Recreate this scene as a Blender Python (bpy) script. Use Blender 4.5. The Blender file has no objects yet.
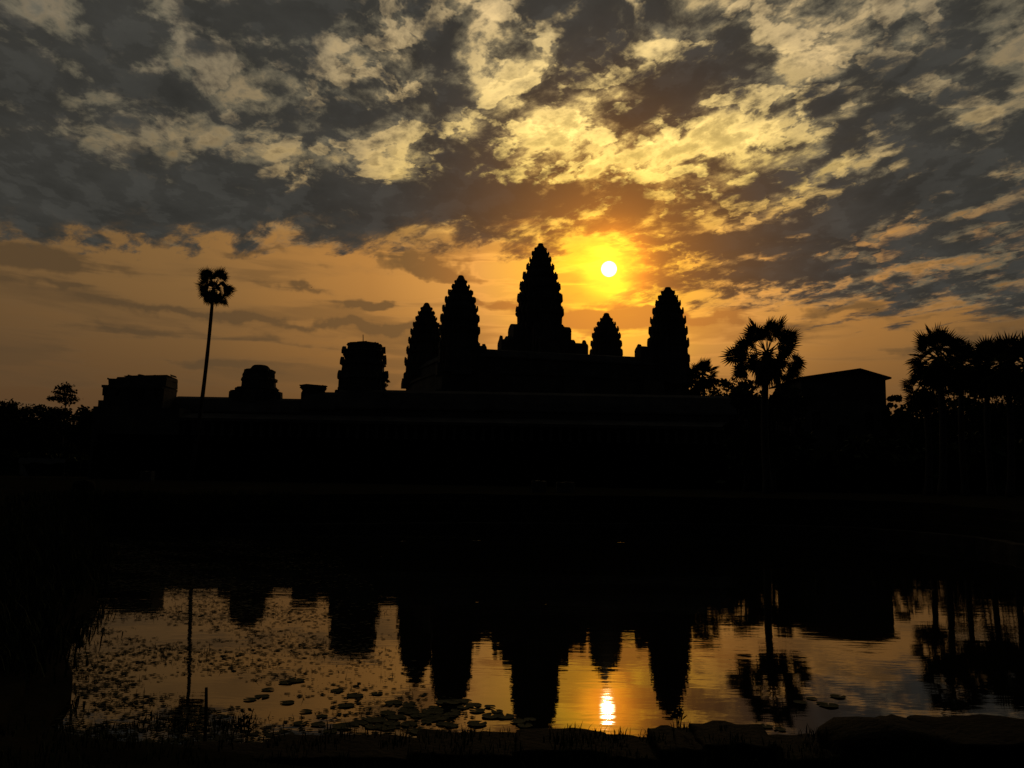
import bpy, bmesh, math, random
import numpy as np
from mathutils import Vector, Matrix

S = bpy.context.scene
C = S.collection
R = math.radians
random.seed(7)
rng = np.random.default_rng(11)

# ------------------------------------------------------------------ camera
FPX, CX, CY, PITCH = 828.0, 512.0, 384.0, math.radians(6.64)
ROLL = math.radians(1.0)                       # the photograph leans a little
CAMZ = 2.5                                   # metres above the pool's water
cam_data = bpy.data.cameras.new('camera')
cam_data.sensor_width = 36.0
cam_data.lens = 36.0 * FPX / 1024.0
cam_data.clip_start, cam_data.clip_end = 0.1, 6000.0
cam = bpy.data.objects.new('camera', cam_data)
C.objects.link(cam)
cam.location = (0, 0, CAMZ)
cam.rotation_euler = (Matrix.Rotation(R(90) + PITCH, 3, 'X') @ Matrix.Rotation(ROLL, 3, 'Z')).to_euler()
S.camera = cam


def ray(px, py):
    a, b_ = px - CX, py - CY
    u = (a * math.cos(ROLL) + b_ * math.sin(ROLL)) / FPX
    v = -(-a * math.sin(ROLL) + b_ * math.cos(ROLL)) / FPX
    return (u, math.cos(PITCH) - v * math.sin(PITCH), math.sin(PITCH) + v * math.cos(PITCH))


def P(px, py, Y):
    """the point at ground distance Y that is seen at that place of the photograph"""
    d = ray(px, py)
    k = Y / d[1]
    return Vector((d[0] * k, Y, CAMZ + d[2] * k))


def azel(px, py):
    d = ray(px, py)
    return (math.degrees(math.atan2(d[0], d[1])), math.degrees(math.atan2(d[2], math.hypot(d[0], d[1]))))


# ------------------------------------------------------------------ colour management
S.view_settings.view_transform = 'Standard'
S.view_settings.look = 'None'
S.view_settings.gamma = 1.0
S.view_settings.exposure = 0.0
S.view_settings.use_curve_mapping = False
S.render.engine = 'CYCLES'
S.cycles.max_bounces = 6
S.cycles.sample_clamp_indirect = 4.0

# ------------------------------------------------------------------ sun (low, behind the temple, filtered by cloud)
SUN_AZ, SUN_EL = azel(609, 269)
sun_dir = Vector((math.sin(R(SUN_AZ)) * math.cos(R(SUN_EL)), math.cos(R(SUN_AZ)) * math.cos(R(SUN_EL)), math.sin(R(SUN_EL))))
sl = bpy.data.lights.new('sun', 'SUN')
sl.energy, sl.angle, sl.color = 0.06, R(0.53), (1.0, 0.72, 0.36)
sun = bpy.data.objects.new('sun', sl)
C.objects.link(sun)
sun.rotation_euler = (-sun_dir).to_track_quat('-Z', 'Y').to_euler()

# ------------------------------------------------------------------ sky
world = bpy.data.worlds.new('World')
S.world = world
world.use_nodes = True
world.cycles.sampling_method = 'MANUAL'
world.cycles.sample_map_resolution = 1024
nt = world.node_tree
nt.nodes.clear()


def N(kind, **kw):
    n = nt.nodes.new(kind)
    for k, v in kw.items():
        setattr(n, k, v)
    return n


def plug(sock, v):
    if isinstance(v, bpy.types.NodeSocket):
        nt.links.new(v, sock)
    elif isinstance(v, (tuple, list)) and len(v) == 3 and sock.type == 'RGBA':
        sock.default_value = (*v, 1)
    else:
        sock.default_value = v


def M(op, a, b=None, c=None, clamp=False):
    n = N('ShaderNodeMath', operation=op, use_clamp=clamp)
    plug(n.inputs[0], a)
    if b is not None: plug(n.inputs[1], b)
    if c is not None: plug(n.inputs[2], c)
    return n.outputs[0]


def VM(op, a, b=None, scale=None):
    n = N('ShaderNodeVectorMath', operation=op)
    plug(n.inputs[0], a)
    if b is not None: plug(n.inputs[1], b)
    if scale is not None: plug(n.inputs['Scale'], scale)
    return n.outputs['Value'] if op in ('DOT_PRODUCT', 'LENGTH') else n.outputs['Vector']


def comb(x, y, z=0.0):
    n = N('ShaderNodeCombineXYZ')
    for i, v in enumerate((x, y, z)): plug(n.inputs[i], v)
    return n.outputs[0]


def sstep(v, lo, hi, a=0.0, b=1.0):
    n = N('ShaderNodeMapRange', interpolation_type='SMOOTHSTEP')
    plug(n.inputs['Value'], v)
    plug(n.inputs['From Min'], lo); plug(n.inputs['From Max'], hi)
    plug(n.inputs['To Min'], a); plug(n.inputs['To Max'], b)
    return n.outputs['Result']


def noise(vec, scale, detail=6.0, rough=0.55, dist=0.0, color=False, lac=2.0):
    n = N('ShaderNodeTexNoise', noise_dimensions='2D')
    plug(n.inputs['Vector'], vec)
    n.inputs['Scale'].default_value = scale
    n.inputs['Detail'].default_value = detail
    n.inputs['Roughness'].default_value = rough
    n.inputs['Distortion'].default_value = dist
    n.inputs['Lacunarity'].default_value = lac
    return n.outputs['Color' if color else 'Fac']


def mixc(f, a, b):
    n = N('ShaderNodeMix', data_type='RGBA')
    plug(n.inputs[0], f); plug(n.inputs[6], a); plug(n.inputs[7], b)
    return n.outputs[2]


def ramp(v, stops):
    n = N('ShaderNodeValToRGB')
    cr = n.color_ramp
    while len(cr.elements) < len(stops): cr.elements.new(0.5)
    for e, (p, c) in zip(cr.elements, stops):
        e.position, e.color = p, (*c, 1)
    plug(n.inputs[0], v)
    return n.outputs[0]


def lin(r, g, b):
    f = lambda v: v / 255 / 12.92 if v / 255 <= 0.04045 else ((v / 255 + 0.055) / 1.055) ** 2.4
    return (f(r), f(g), f(b))


geo = N('ShaderNodeTexCoord')
D = VM('NORMALIZE', geo.outputs['Generated'])
sep = N('ShaderNodeSeparateXYZ'); nt.links.new(D, sep.inputs[0])
dx, dy, dz = sep.outputs
az = M('MULTIPLY', M('ARCTAN2', dx, dy), 180 / math.pi)
el = M('MULTIPLY', M('ARCSINE', dz), 180 / math.pi)
A = comb(az, el)
sd = VM('DOT_PRODUCT', D, tuple(sun_dir))
sang = M('MULTIPLY', M('ARCCOSINE', M('MINIMUM', sd, 1.0)), 180 / math.pi)      # degrees away from the sun

# the cloud deck, seen in perspective
zz = M('ADD', M('MAXIMUM', dz, 0.0), 0.11)
PX, PY = M('DIVIDE', dx, zz), M('DIVIDE', dy, zz)
b = R(-34)
s1 = M('ADD', M('MULTIPLY', PX, math.cos(b)), M('MULTIPLY', PY, -math.sin(b)))     # across the streets
s2 = M('ADD', M('MULTIPLY', PX, math.sin(b)), M('MULTIPLY', PY, math.cos(b)))      # along the streets
deck = comb(M('MULTIPLY', s1, 1.30), M('MULTIPLY', s2, 0.74), 0.0)
deck = VM('ADD', deck, (3.7, 8.2, 0.0))
warp = VM('SUBTRACT', noise(deck, 2.6, 4.0, 0.55, color=True), (0.5, 0.5, 0.5))
deck_w = VM('ADD', deck, VM('SCALE', warp, scale=0.12))
n_big = noise(deck_w, 2.3, 3.0, 0.5)
n_mid = noise(deck_w, 5.8, 9.0, 0.60)
plain = VM('ADD', comb(PX, M('MULTIPLY', PY, 0.8), 0.0), VM('SCALE', warp, scale=0.07))
n_fine = noise(plain, 14.0, 7.0, 0.64)
vor = N('ShaderNodeTexVoronoi', feature='SMOOTH_F1', voronoi_dimensions='2D')
nt.links.new(VM('ADD', plain, VM('SCALE', VM('SUBTRACT', noise(plain, 7.0, 5.0, 0.6, color=True), (0.5, 0.5, 0.5)), scale=0.10)), vor.inputs['Vector'])
vor.inputs['Scale'].default_value = 8.5
vor.inputs['Detail'].default_value = 2.0
vor.inputs['Smoothness'].default_value = 0.6
puff = vor.outputs['Distance']
street = noise(VM('ADD', comb(M('MULTIPLY', s1, 1.5), M('MULTIPLY', s2, 0.30), 0.0), VM('SCALE', warp, scale=0.10)), 5.0, 6.0, 0.58)   # long cloud streets
# which side of each billow faces the sun: the same field a little nearer to the sun
sun_p = (sun_dir.x / (sun_dir.z + 0.11), sun_dir.y / (sun_dir.z + 0.11), 0.0)
toward = VM('NORMALIZE', VM('SUBTRACT', sun_p, comb(PX, PY)))
here = noise(plain, 6.5, 5.0, 0.58)
there = noise(VM('ADD', plain, VM('SCALE', toward, scale=0.045)), 6.5, 5.0, 0.58)
relief = M('SUBTRACT', here, there)                                              # positive: lit side

# where the big cloud banks and the gaps stand in this sky
Aw = VM('ADD', A, VM('MULTIPLY', VM('SUBTRACT', noise(A, 0.16, 5.0, 0.55, color=True), (0.5, 0.5, 0.5)), (7.0, 4.2, 0.0)))


def blobs(items, vec):
    total = None
    for (px, py, rx, ry, rot, w) in items:
        a0, e0 = azel(px, py)
        mp = N('ShaderNodeMapping', vector_type='TEXTURE')
        nt.links.new(vec, mp.inputs['Vector'])
        mp.inputs['Location'].default_value = (a0, e0, 0)
        mp.inputs['Rotation'].default_value = (0, 0, R(rot))
        mp.inputs['Scale'].default_value = (rx * 0.066 * 1.6, ry * 0.066 * 1.6, 1)
        g = N('ShaderNodeTexGradient', gradient_type='QUADRATIC_SPHERE')
        nt.links.new(mp.outputs[0], g.inputs[0])
        v = g.outputs['Fac']
        total = M('MULTIPLY_ADD', v, w, total if total is not None else 0.0)
    return total


BANKS = [  # px, py, rx, ry, tilt, weight   (positive: thick cloud, negative: a gap)
    (60, 205, 180, 50, 0, .62), (230, 203, 200, 44, 3, .62), (390, 212, 150, 36, 2, .60), (30, 150, 110, 50, -8, .30),
    (25, 75, 60, 60, 0, .30), (150, 90, 75, 34, 0, .42), (120, 18, 40, 24, 0, .25), (300, 25, 90, 40, 0, .45), (215, 55, 50, 22, 0, .25),
    (320, 108, 110, 42, -5, .42), (440, 45, 60, 46, 0, .45), (460, 150, 75, 75, 10, .52), (250, 170, 60, 26, 0, .3),
    (40, 70, 120, 70, 0, .16), (300, 60, 150, 55, 0, .12), (880, 70, 140, 50, 25, .10),
    (60, 22, 62, 22, 10, -.40), (215, 55, 40, 12, 8, -.2), (180, 58, 60, 16, 10, -.30), (195, 138, 130, 30, -6, -.58), (245, 92, 40, 22, 0, -.20),
    (350, 66, 70, 20, 0, -.34), (390, 20, 30, 20, 30, -.25), (362, 150, 40, 26, 0, -.40), (405, 178, 46, 32, 0, -.55), (500, 36, 44, 58, 12, -.52),
    (475, 72, 34, 22, 0, -.3),
    (620, 28, 90, 32, 16, .45), (690, 84, 150, 42, 12, .55), (560, 78, 60, 26, 14, .42), (800, 112, 80, 26, 14, .50), (640, 203, 190, 36, 0, .55),
    (520, 192, 100, 34, 0, .45), (900, 180, 180, 34, 22, .46), (1000, 150, 100, 34, 16, .40), (850, 222, 190, 26, 10, .42), (990, 235, 120, 26, 6, .38), (960, 215, 110, 7, 14, -.22), (880, 150, 90, 8, 26, -.2), (930, 262, 120, 7, 4, -.35), (820, 205, 80, 6, 18, -.2),
    (705, 245, 110, 20, 0, .40), (790, 268, 130, 20, 2, .55), (950, 288, 110, 14, 0, .4), (985, 60, 60, 16, 30, .25), (880, 90, 60, 14, 26, .25), (760, 60, 50, 14, 20, .22), (740, 20, 60, 22, 16, .2),
    (545, 132, 70, 36, 6, -.55), (630, 156, 130, 26, 10, -.75), (735, 148, 90, 22, 26, -.60), (915, 40, 80, 22, 34, -.30), (655, 50, 40, 12, 10, -.35),
    (830, 62, 70, 22, 20, -.35), (775, 132, 50, 16, 14, -.40), (965, 112, 80, 13, 28, -.35), (700, 8, 90, 12, 5, -.18), (870, 8, 120, 12, 0, -.16),
    (560, 12, 40, 14, 30, -.3), (1000, 100, 60, 12, 25, -.2),
]
Mb = blobs(BANKS, Aw)
tex = M('ADD', M('MULTIPLY', M('SUBTRACT', n_big, 0.5), 0.55), M('MULTIPLY', M('SUBTRACT', n_mid, 0.5), 1.15))
tex = M('ADD', tex, M('MULTIPLY', M('SUBTRACT', n_fine, 0.5), 0.92))
tex = M('ADD', tex, M('MULTIPLY', M('SUBTRACT', here, 0.5), 0.75))
tex = M('ADD', tex, M('MULTIPLY', M('SUBTRACT', 0.40, puff), 0.38))
tex = M('ADD', tex, M('MULTIPLY', M('SUBTRACT', street, 0.5), sstep(az, -14.0, 8.0, 0.25, 1.05)))
dens = M('ADD', M('ADD', tex, sstep(sang, 12.0, 34.0, 0.345, 0.465)), M('MULTIPLY', Mb, 0.85))
el_n = M('ADD', M('ADD', el, M('MULTIPLY', M('MULTIPLY', az, az), 0.0024)), M('MULTIPLY', M('SUBTRACT', n_mid, 0.5), 7.0))
low = sstep(el_n, 15.4, 18.0, 0.0, 1.0)                                            # the torn deck ends above a smooth veil
right_low = M('MULTIPLY', sstep(az, 3.0, 12.0), sstep(el_n, 11.8, 14.2))
deck_on = M('MAXIMUM', low, right_low)
tau = M('LOGARITHM', M('ADD', 1.0, M('POWER', 2.718, M('ADD', M('MULTIPLY', dens, 11.0), 0.2))), 2.718)
tau = M('MULTIPLY', tau, deck_on)                                                # optical depth of the deck
trans = M('POWER', 2.718, M('MULTIPLY', tau, -0.85))
cloud = M('SUBTRACT', 1.0, trans)
tg = M('MULTIPLY', tau, 1.5)
glow_in = M('POWER', M('MULTIPLY', tg, M('POWER', 2.718, M('SUBTRACT', 1.0, tg))), 1.3)        # thin cloud scatters the sunlight forward

# smooth veil near the horizon: long flat streaks
veil_v = comb(M('MULTIPLY', az, 0.055), M('MULTIPLY', el, 0.42), 1.3)
veil_w = VM('ADD', veil_v, VM('SCALE', VM('SUBTRACT', noise(veil_v, 1.1, 3.0, 0.5, color=True), (0.5, 0.5, 0.5)), scale=0.55))
veil = noise(veil_w, 1.25, 6.0, 0.52)
STREAKS = [(40, 260, 80, 20, 0, .8), (300, 290, 70, 9, 0, .5), (425, 268, 85, 15, 0, .8), (370, 304, 50, 8, 0, .6), (250, 252, 110, 8, 0, .5), (70, 290, 90, 8, 0, .4), (180, 312, 120, 8, 0, .4), (330, 325, 110, 7, 0, .35), (190, 360, 150, 9, 0, .35), (440, 330, 60, 7, 0, .3), (960, 340, 90, 9, 0, .4), (780, 335, 60, 8, 0, .35),
           (850, 312, 90, 12, 0, .7), (615, 318, 55, 14, 0, .75), (605, 336, 55, 10, 0, .6), (560, 322, 40, 10, 0, .5), (655, 312, 24, 7, 0, .6), (710, 318, 40, 10, 0, .5), (765, 300, 60, 9, 0, .4),
           (660, 280, 26, 10, 0, .45), (480, 305, 40, 8, 0, .45), (930, 320, 80, 10, 0, .3), (540, 240, 40, 8, 0, .4), (700, 265, 60, 8, 0, .5),
           (120, 330, 160, 10, 0, .25), (900, 350, 120, 10, 0, .2), (300, 345, 120, 10, 0, .25)]
stk = blobs(STREAKS, VM('ADD', A, VM('MULTIPLY', VM('SUBTRACT', noise(A, 0.3, 4.0, 0.55, color=True), (0.5, 0.5, 0.5)), (6.0, 2.2, 0.0))))
veil_d = M('ADD', M('MULTIPLY', sstep(veil, 0.42, 0.62), 0.55), sstep(M('ADD', stk, M('MULTIPLY', M('SUBTRACT', veil, 0.5), 0.8)), 0.10, 0.42), clamp=True)

# colour of the lit air behind the clouds
far = M('DIVIDE', sang, 45.0)
glow_hi = ramp(far, [(0.0, lin(255, 225, 90)), (0.10, lin(255, 222, 105)), (0.22, lin(250, 214, 112)), (0.40, lin(202, 170, 108)), (0.60, lin(150, 127, 88)), (1.0, lin(112, 100, 80))])
glow_lo = ramp(far, [(0.0, lin(255, 222, 40)), (0.05, lin(255, 214, 50)), (0.11, lin(250, 184, 64)), (0.20, lin(230, 162, 78)), (0.36, lin(184, 128, 64)), (0.62, lin(134, 99, 57)), (1.0, lin(100, 78, 51))])
up = sstep(el, 15.0, 21.0)
air = mixc(up, glow_lo, glow_hi)
hz = sstep(el, 0.5, 15.5, 0.08, 1.0)                                             # thicker, browner air low down
hz = M('MAXIMUM', hz, sstep(sang, 1.0, 19.0, 1.0, 0.0))
air = mixc(M('SUBTRACT', 1.0, hz), air, lin(81, 57, 36))
# a little of the physical sky shows through the highest gaps
sky = N('ShaderNodeTexSky', sky_type='NISHITA', sun_disc=False, sun_elevation=R(SUN_EL), sun_rotation=R(SUN_AZ), air_density=1.5, dust_density=3.0)
blue = VM('MULTIPLY', sky.outputs[0], (0.05, 0.05, 0.05))
air = VM('ADD', air, VM('SCALE', blue, scale=M('MULTIPLY', sstep(el, 18.0, 30.0), 0.25)))

near = sstep(sang, 2.0, 15.0, 1.0, 0.0)
# clouds: dark undersides, warm near the sun, bright thin edges and sun-facing billows
lit = sstep(relief, 0.005, 0.075)
gap = mixc(M('MULTIPLY', sstep(sang, 6.0, 26.0), 0.55), VM('SCALE', air, scale=0.70), mixc(sstep(el, 17.0, 28.0), lin(140, 116, 80), lin(112, 115, 106)))
bright = VM('SCALE', air, scale=M('ADD', 0.96, M('MULTIPLY', sstep(sang, 40.0, 5.0), 0.42)))
behind = mixc(deck_on, air, mixc(glow_in, gap, bright))
behind = VM('SCALE', behind, scale=mixc(deck_on, (1, 1, 1), VM('SCALE', (1, 1, 1), scale=M('ADD', 0.74, M('MULTIPLY', sstep(M('ADD', M('MULTIPLY', n_fine, 0.6), M('MULTIPLY', n_mid, 0.4)), 0.34, 0.66), 0.42)))))
thick = sstep(M('ADD', dens, M('MULTIPLY', M('SUBTRACT', n_fine, 0.5), 0.5)), 0.0, 0.45)
body_far = mixc(thick, lin(100, 94, 78), lin(55, 54, 50))
body_far = VM('SCALE', body_far, scale=M('ADD', M('ADD', 0.55, M('MULTIPLY', here, 1.0)), M('MULTIPLY', lit, 0.18)))
body_near = mixc(thick, lin(158, 112, 52), lin(78, 62, 42))
body = mixc(sstep(sang, 16.0, 2.0), body_far, body_near)
body = mixc(M('MULTIPLY', M('MULTIPLY', lit, sstep(sang, 46.0, 8.0, 0.16, 0.72)), sstep(dens, 0.60, 0.02)), body, bright)
upper = VM('ADD', VM('SCALE', behind, scale=trans), VM('SCALE', body, scale=cloud))
# aureole and the sun itself
aur = M('POWER', 2.718, M('MULTIPLY', M('POWER', M('DIVIDE', sang, 2.0), 2.0), -1.0))
aur = M('MULTIPLY', aur, M('SUBTRACT', 1.0, M('MULTIPLY', M('MULTIPLY', cloud, deck_on), 0.45)))
aur = M('MULTIPLY', aur, M('ADD', 0.55, M('MULTIPLY', sstep(veil, 0.36, 0.62), 0.45)))
skycol = mixc(M('MULTIPLY', aur, 0.80), upper, (4.0, 1.15, 0.05))
aur2 = M('POWER', 2.718, M('MULTIPLY', M('DIVIDE', sang, 3.4), -1.0))
skycol = VM('ADD', skycol, VM('SCALE', (1.0, 0.30, 0.012), scale=aur2))
vrim = M('MULTIPLY', M('MULTIPLY', sstep(veil_d, 0.02, 0.25), sstep(veil_d, 0.62, 0.3)), M('SUBTRACT', 1.0, deck_on))
skycol = VM('SCALE', skycol, scale=M('ADD', 1.0, M('MULTIPLY', vrim, sstep(sang, 22.0, 2.0, 0.06, 0.30))))
veil_col = mixc(near, mixc(sstep(sang, 34.0, 8.0), lin(86, 67, 45), lin(118, 86, 50)), lin(222, 136, 52))
vm = M('MULTIPLY', veil_d, M('SUBTRACT', 1.0, deck_on))
vm = M('MULTIPLY', vm, sstep(sang, 0.8, 2.6))
skycol = mixc(M('MULTIPLY', vm, 0.9), skycol, veil_col)
skycol = mixc(sstep(sang, 0.57, 0.22), skycol, (26.0, 21.0, 11.0))
# overhead and behind the camera the unseen sky is made dark to keep the silhouettes black
front = M('MULTIPLY', sstep(dy, -0.05, 0.62), sstep(el, 62.0, 34.0))
skycol = mixc(front, (0.0045, 0.0048, 0.0052), skycol)
skycol = mixc(sstep(el, -1.5, -0.5), (0.002, 0.002, 0.0015), skycol)
bg = N('ShaderNodeBackground')
nt.links.new(skycol, bg.inputs[0])
bg.inputs[1].default_value = 1.0
out = N('ShaderNodeOutputWorld')
nt.links.new(bg.outputs[0], out.inputs[0])

# ================================================================== helpers
def tag(o, label=None, cat=None, group=None, kind=None):
    if label: o['label'] = label
    if cat: o['category'] = cat
    if group: o['group'] = group
    if kind: o['kind'] = kind
    return o


def empty(name, loc=(0, 0, 0), rz=0.0):
    o = bpy.data.objects.new(name, None)
    C.objects.link(o)
    o.location = loc
    o.rotation_euler = (0, 0, rz)
    o.empty_display_size = 0.5
    return o


class MB:
    """collects faces of one mesh object"""
    def __init__(s): s.v, s.f = [], []

    def add(s, verts, faces):
        n = len(s.v)
        s.v.extend([tuple(p) for p in verts])
        s.f.extend([tuple(i + n for i in f) for f in faces])

    def box(s, x0, x1, y0, y1, z0, z1, j=0.0, taper=0.0):
        r = (lambda: random.uniform(-j, j)) if j else (lambda: 0.0)
        vs = []
        for z, t in ((z0, 0.0), (z1, taper)):
            for x, y in ((x0 + t, y0 + t), (x1 - t, y0 + t), (x1 - t, y1 - t), (x0 + t, y1 - t)):
                vs.append((x + r(), y + r(), z + (r() if z == z1 else 0)))
        s.add(vs, [(0, 3, 2, 1), (4, 5, 6, 7), (0, 1, 5, 4), (1, 2, 6, 5), (2, 3, 7, 6), (3, 0, 4, 7)])

    def rings(s, rings, cap=True):
        n = len(rings[0])
        vs = [p for r in rings for p in r]
        fs = []
        for k in range(len(rings) - 1):
            for i in range(n):
                a, b2 = k * n + i, k * n + (i + 1) % n
                fs.append((a, b2, b2 + n, a + n))
        if cap:
            fs.append(tuple(reversed(range(n))))
            fs.append(tuple(range((len(rings) - 1) * n, len(rings) * n)))
        s.add(vs, fs)

    def tube(s, pts, rad, sides=8):
        pts = [Vector(p) for p in pts]
        rr = []
        for i, p in enumerate(pts):
            t = (pts[min(i + 1, len(pts) - 1)] - pts[max(i - 1, 0)]).normalized()
            a = t.cross(Vector((0.3, 1, 0.1))).normalized()
            b2 = t.cross(a)
            r = rad[i] if isinstance(rad, (list, tuple)) else rad
            rr.append([p + (a * math.cos(q) + b2 * math.sin(q)) * r for q in (2 * math.pi * k / sides for k in range(sides))])
        s.rings(rr)

    def build(s, name, material, parent=None, smooth=False, origin=None):
        me = bpy.data.meshes.new(name)
        vs = s.v
        if origin is not None:
            vs = [(a - origin[0], b2 - origin[1], c - origin[2]) for a, b2, c in vs]
        me.from_pydata(vs, [], s.f)
        me.validate()
        me.materials.append(material)
        if smooth: me.polygons.foreach_set('use_smooth', [True] * len(me.polygons))
        me.update()
        o = bpy.data.objects.new(name, me)
        C.objects.link(o)
        if origin is not None: o.location = origin
        if parent is not None: o.parent = parent
        return o


# ------------------------------------------------------------------ materials
def material(name, c1, c2, scale, rough=0.85, bump=0.0, bscale=None, spec=0.3, coords='Object', stretch=(1, 1, 1)):
    m = bpy.data.materials.new(name)
    m.use_nodes = True
    t = m.node_tree
    bs = t.nodes['Principled BSDF']
    tc = t.nodes.new('ShaderNodeTexCoord')
    mp = t.nodes.new('ShaderNodeMapping')
    mp.inputs['Scale'].default_value = stretch
    t.links.new(tc.outputs[coords], mp.inputs[0])
    nz = t.nodes.new('ShaderNodeTexNoise')
    nz.inputs['Scale'].default_value = scale
    nz.inputs['Detail'].default_value = 6
    nz.inputs['Roughness'].default_value = 0.65
    t.links.new(mp.outputs[0], nz.inputs['Vector'])
    cr = t.nodes.new('ShaderNodeValToRGB')
    cr.color_ramp.elements[0].position, cr.color_ramp.elements[1].position = 0.35, 0.68
    cr.color_ramp.elements[0].color, cr.color_ramp.elements[1].color = (*c1, 1), (*c2, 1)
    t.links.new(nz.outputs['Fac'], cr.inputs[0])
    t.links.new(cr.outputs[0], bs.inputs['Base Color'])
    bs.inputs['Roughness'].default_value = rough
    bs.inputs['Specular IOR Level'].default_value = spec
    if bump:
        n2 = t.nodes.new('ShaderNodeTexNoise')
        n2.inputs['Scale'].default_value = bscale or scale * 4
        n2.inputs['Detail'].default_value = 8
        t.links.new(mp.outputs[0], n2.inputs['Vector'])
        bp = t.nodes.new('ShaderNodeBump')
        bp.inputs['Strength'].default_value = 0.8
        bp.inputs['Distance'].default_value = bump
        t.links.new(n2.outputs['Fac'], bp.inputs['Height'])
        t.links.new(bp.outputs[0], bs.inputs['Normal'])
    return m


STONE = material('weathered_sandstone', (0.10, 0.095, 0.085), (0.20, 0.185, 0.16), 0.35, bump=0.08, spec=0.05)
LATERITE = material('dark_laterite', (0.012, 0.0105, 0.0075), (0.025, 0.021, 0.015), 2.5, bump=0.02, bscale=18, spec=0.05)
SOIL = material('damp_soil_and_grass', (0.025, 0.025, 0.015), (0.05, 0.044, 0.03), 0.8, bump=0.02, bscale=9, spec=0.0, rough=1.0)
GRASS = material('dark_grass', (0.03, 0.045, 0.015), (0.055, 0.07, 0.026), 1.5, spec=0.1)
LEAF = material('tree_leaves', (0.035, 0.05, 0.02), (0.065, 0.085, 0.03), 0.6, rough=0.8, spec=0.1)
FROND = material('palm_fronds', (0.04, 0.055, 0.02), (0.07, 0.085, 0.035), 0.9, rough=0.8, spec=0.1)
DEADFROND = material('dry_palm_fronds', (0.08, 0.06, 0.035), (0.13, 0.10, 0.06), 1.5)
BARK = material('palm_bark', (0.05, 0.045, 0.038), (0.11, 0.10, 0.085), 2.0, bump=0.03, stretch=(1, 1, 4))
WOOD = material('grey_wood', (0.07, 0.055, 0.04), (0.13, 0.10, 0.075), 9.0, stretch=(1, 1, 0.2))
TILE = material('dark_roof_tiles', (0.06, 0.045, 0.038), (0.12, 0.085, 0.07), 1.2, bump=0.03, bscale=6)
PAD = material('lily_pad', (0.03, 0.045, 0.018), (0.06, 0.075, 0.03), 7.0, rough=0.8, spec=0.1)
WEED = material('floating_weed', (0.045, 0.05, 0.028), (0.085, 0.085, 0.05), 4.0, rough=0.9, spec=0.05)
CLOTH = material('pale_awning_cloth', (0.22, 0.22, 0.19), (0.34, 0.33, 0.28), 1.5)
METAL = material('dark_metal', (0.10, 0.10, 0.10), (0.16, 0.16, 0.16), 5.0, rough=0.5)
FEATHER = material('dark_feathers', (0.03, 0.03, 0.032), (0.06, 0.058, 0.055), 12.0)
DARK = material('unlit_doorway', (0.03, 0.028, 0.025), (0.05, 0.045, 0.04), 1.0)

WATER = bpy.data.materials.new('pool_water')
WATER.use_nodes = True
t = WATER.node_tree
bs = t.nodes['Principled BSDF']
bs.inputs['Base Color'].default_value = (0.012, 0.013, 0.008, 1)
bs.inputs['Roughness'].default_value = 0.02
bs.inputs['IOR'].default_value = 1.33
tc = t.nodes.new('ShaderNodeTexCoord')


def wnoise(scale, sx, sy, detail, rough=0.5):
    mp = t.nodes.new('ShaderNodeMapping')
    mp.inputs['Scale'].default_value = (sx, sy, 1)
    t.links.new(tc.outputs['Object'], mp.inputs[0])
    nz = t.nodes.new('ShaderNodeTexNoise')
    nz.inputs['Scale'].default_value = scale
    nz.inputs['Detail'].default_value = detail
    nz.inputs['Roughness'].default_value = rough
    t.links.new(mp.outputs[0], nz.inputs['Vector'])
    return nz.outputs['Fac']


def wmath(op, a, b2):
    n = t.nodes.new('ShaderNodeMath'); n.operation = op
    for i, v in enumerate((a, b2)):
        if isinstance(v, bpy.types.NodeSocket): t.links.new(v, n.inputs[i])
        else: n.inputs[i].default_value = v
    return n.outputs[0]


calm = wnoise(0.22, 0.5, 1.0, 2)                    # patches of rougher and calmer water
calm_r = t.nodes.new('ShaderNodeMapRange')
for k, v in (('From Min', 0.38), ('From Max', 0.66), ('To Min', 0.35), ('To Max', 1.6)): calm_r.inputs[k].default_value = v
t.links.new(calm, calm_r.inputs['Value'])
ripple = wmath('MULTIPLY', wnoise(5.0, 0.30, 1.0, 3), 0.8)
swell = wmath('MULTIPLY', wnoise(0.8, 0.5, 1.0, 2), 2.2)
spot = t.nodes.new('ShaderNodeMapRange')              # rare little disturbed spots (insects, fish)
for k, v in (('From Min', 0.735), ('From Max', 0.77), ('To Min', 0.0), ('To Max', 9.0)): spot.inputs[k].default_value = v
t.links.new(wnoise(0.9, 0.6, 1.0, 2), spot.inputs['Value'])
fleck = wmath('MULTIPLY', wnoise(9.0, 0.6, 1.0, 1), spot.outputs[0])
hgt = wmath('ADD', wmath('MULTIPLY', wmath('ADD', ripple, swell), calm_r.outputs[0]), fleck)
bp = t.nodes.new('ShaderNodeBump')
bp.inputs['Strength'].default_value = 1.0
bp.inputs['Distance'].default_value = 0.0017
t.links.new(hgt, bp.inputs['Height'])
t.links.new(bp.outputs[0], bs.inputs['Normal'])

# ================================================================== ground, pool
GZ = 1.8                                              # the ground beyond the pool
def W(px, py):                                        # the water surface seen at that place
    d = ray(px, py)
    k = -CAMZ / d[2]
    return (d[0] * k, d[1] * k)


OUT = [W(96, 536), W(250, 535), W(512, 533.5), W(690, 533.5), W(812, 536), W(900, 541), W(987, 550), W(1080, 566), (20.5, 18), (19.5, 10.5), (14, 7.7), (6, 7.15),
       (0, 7.3), (-2.6, 7.6), W(56, 742), W(72, 695), W(58, 645), W(94, 603), W(92, 575), W(90, 552)]


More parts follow.
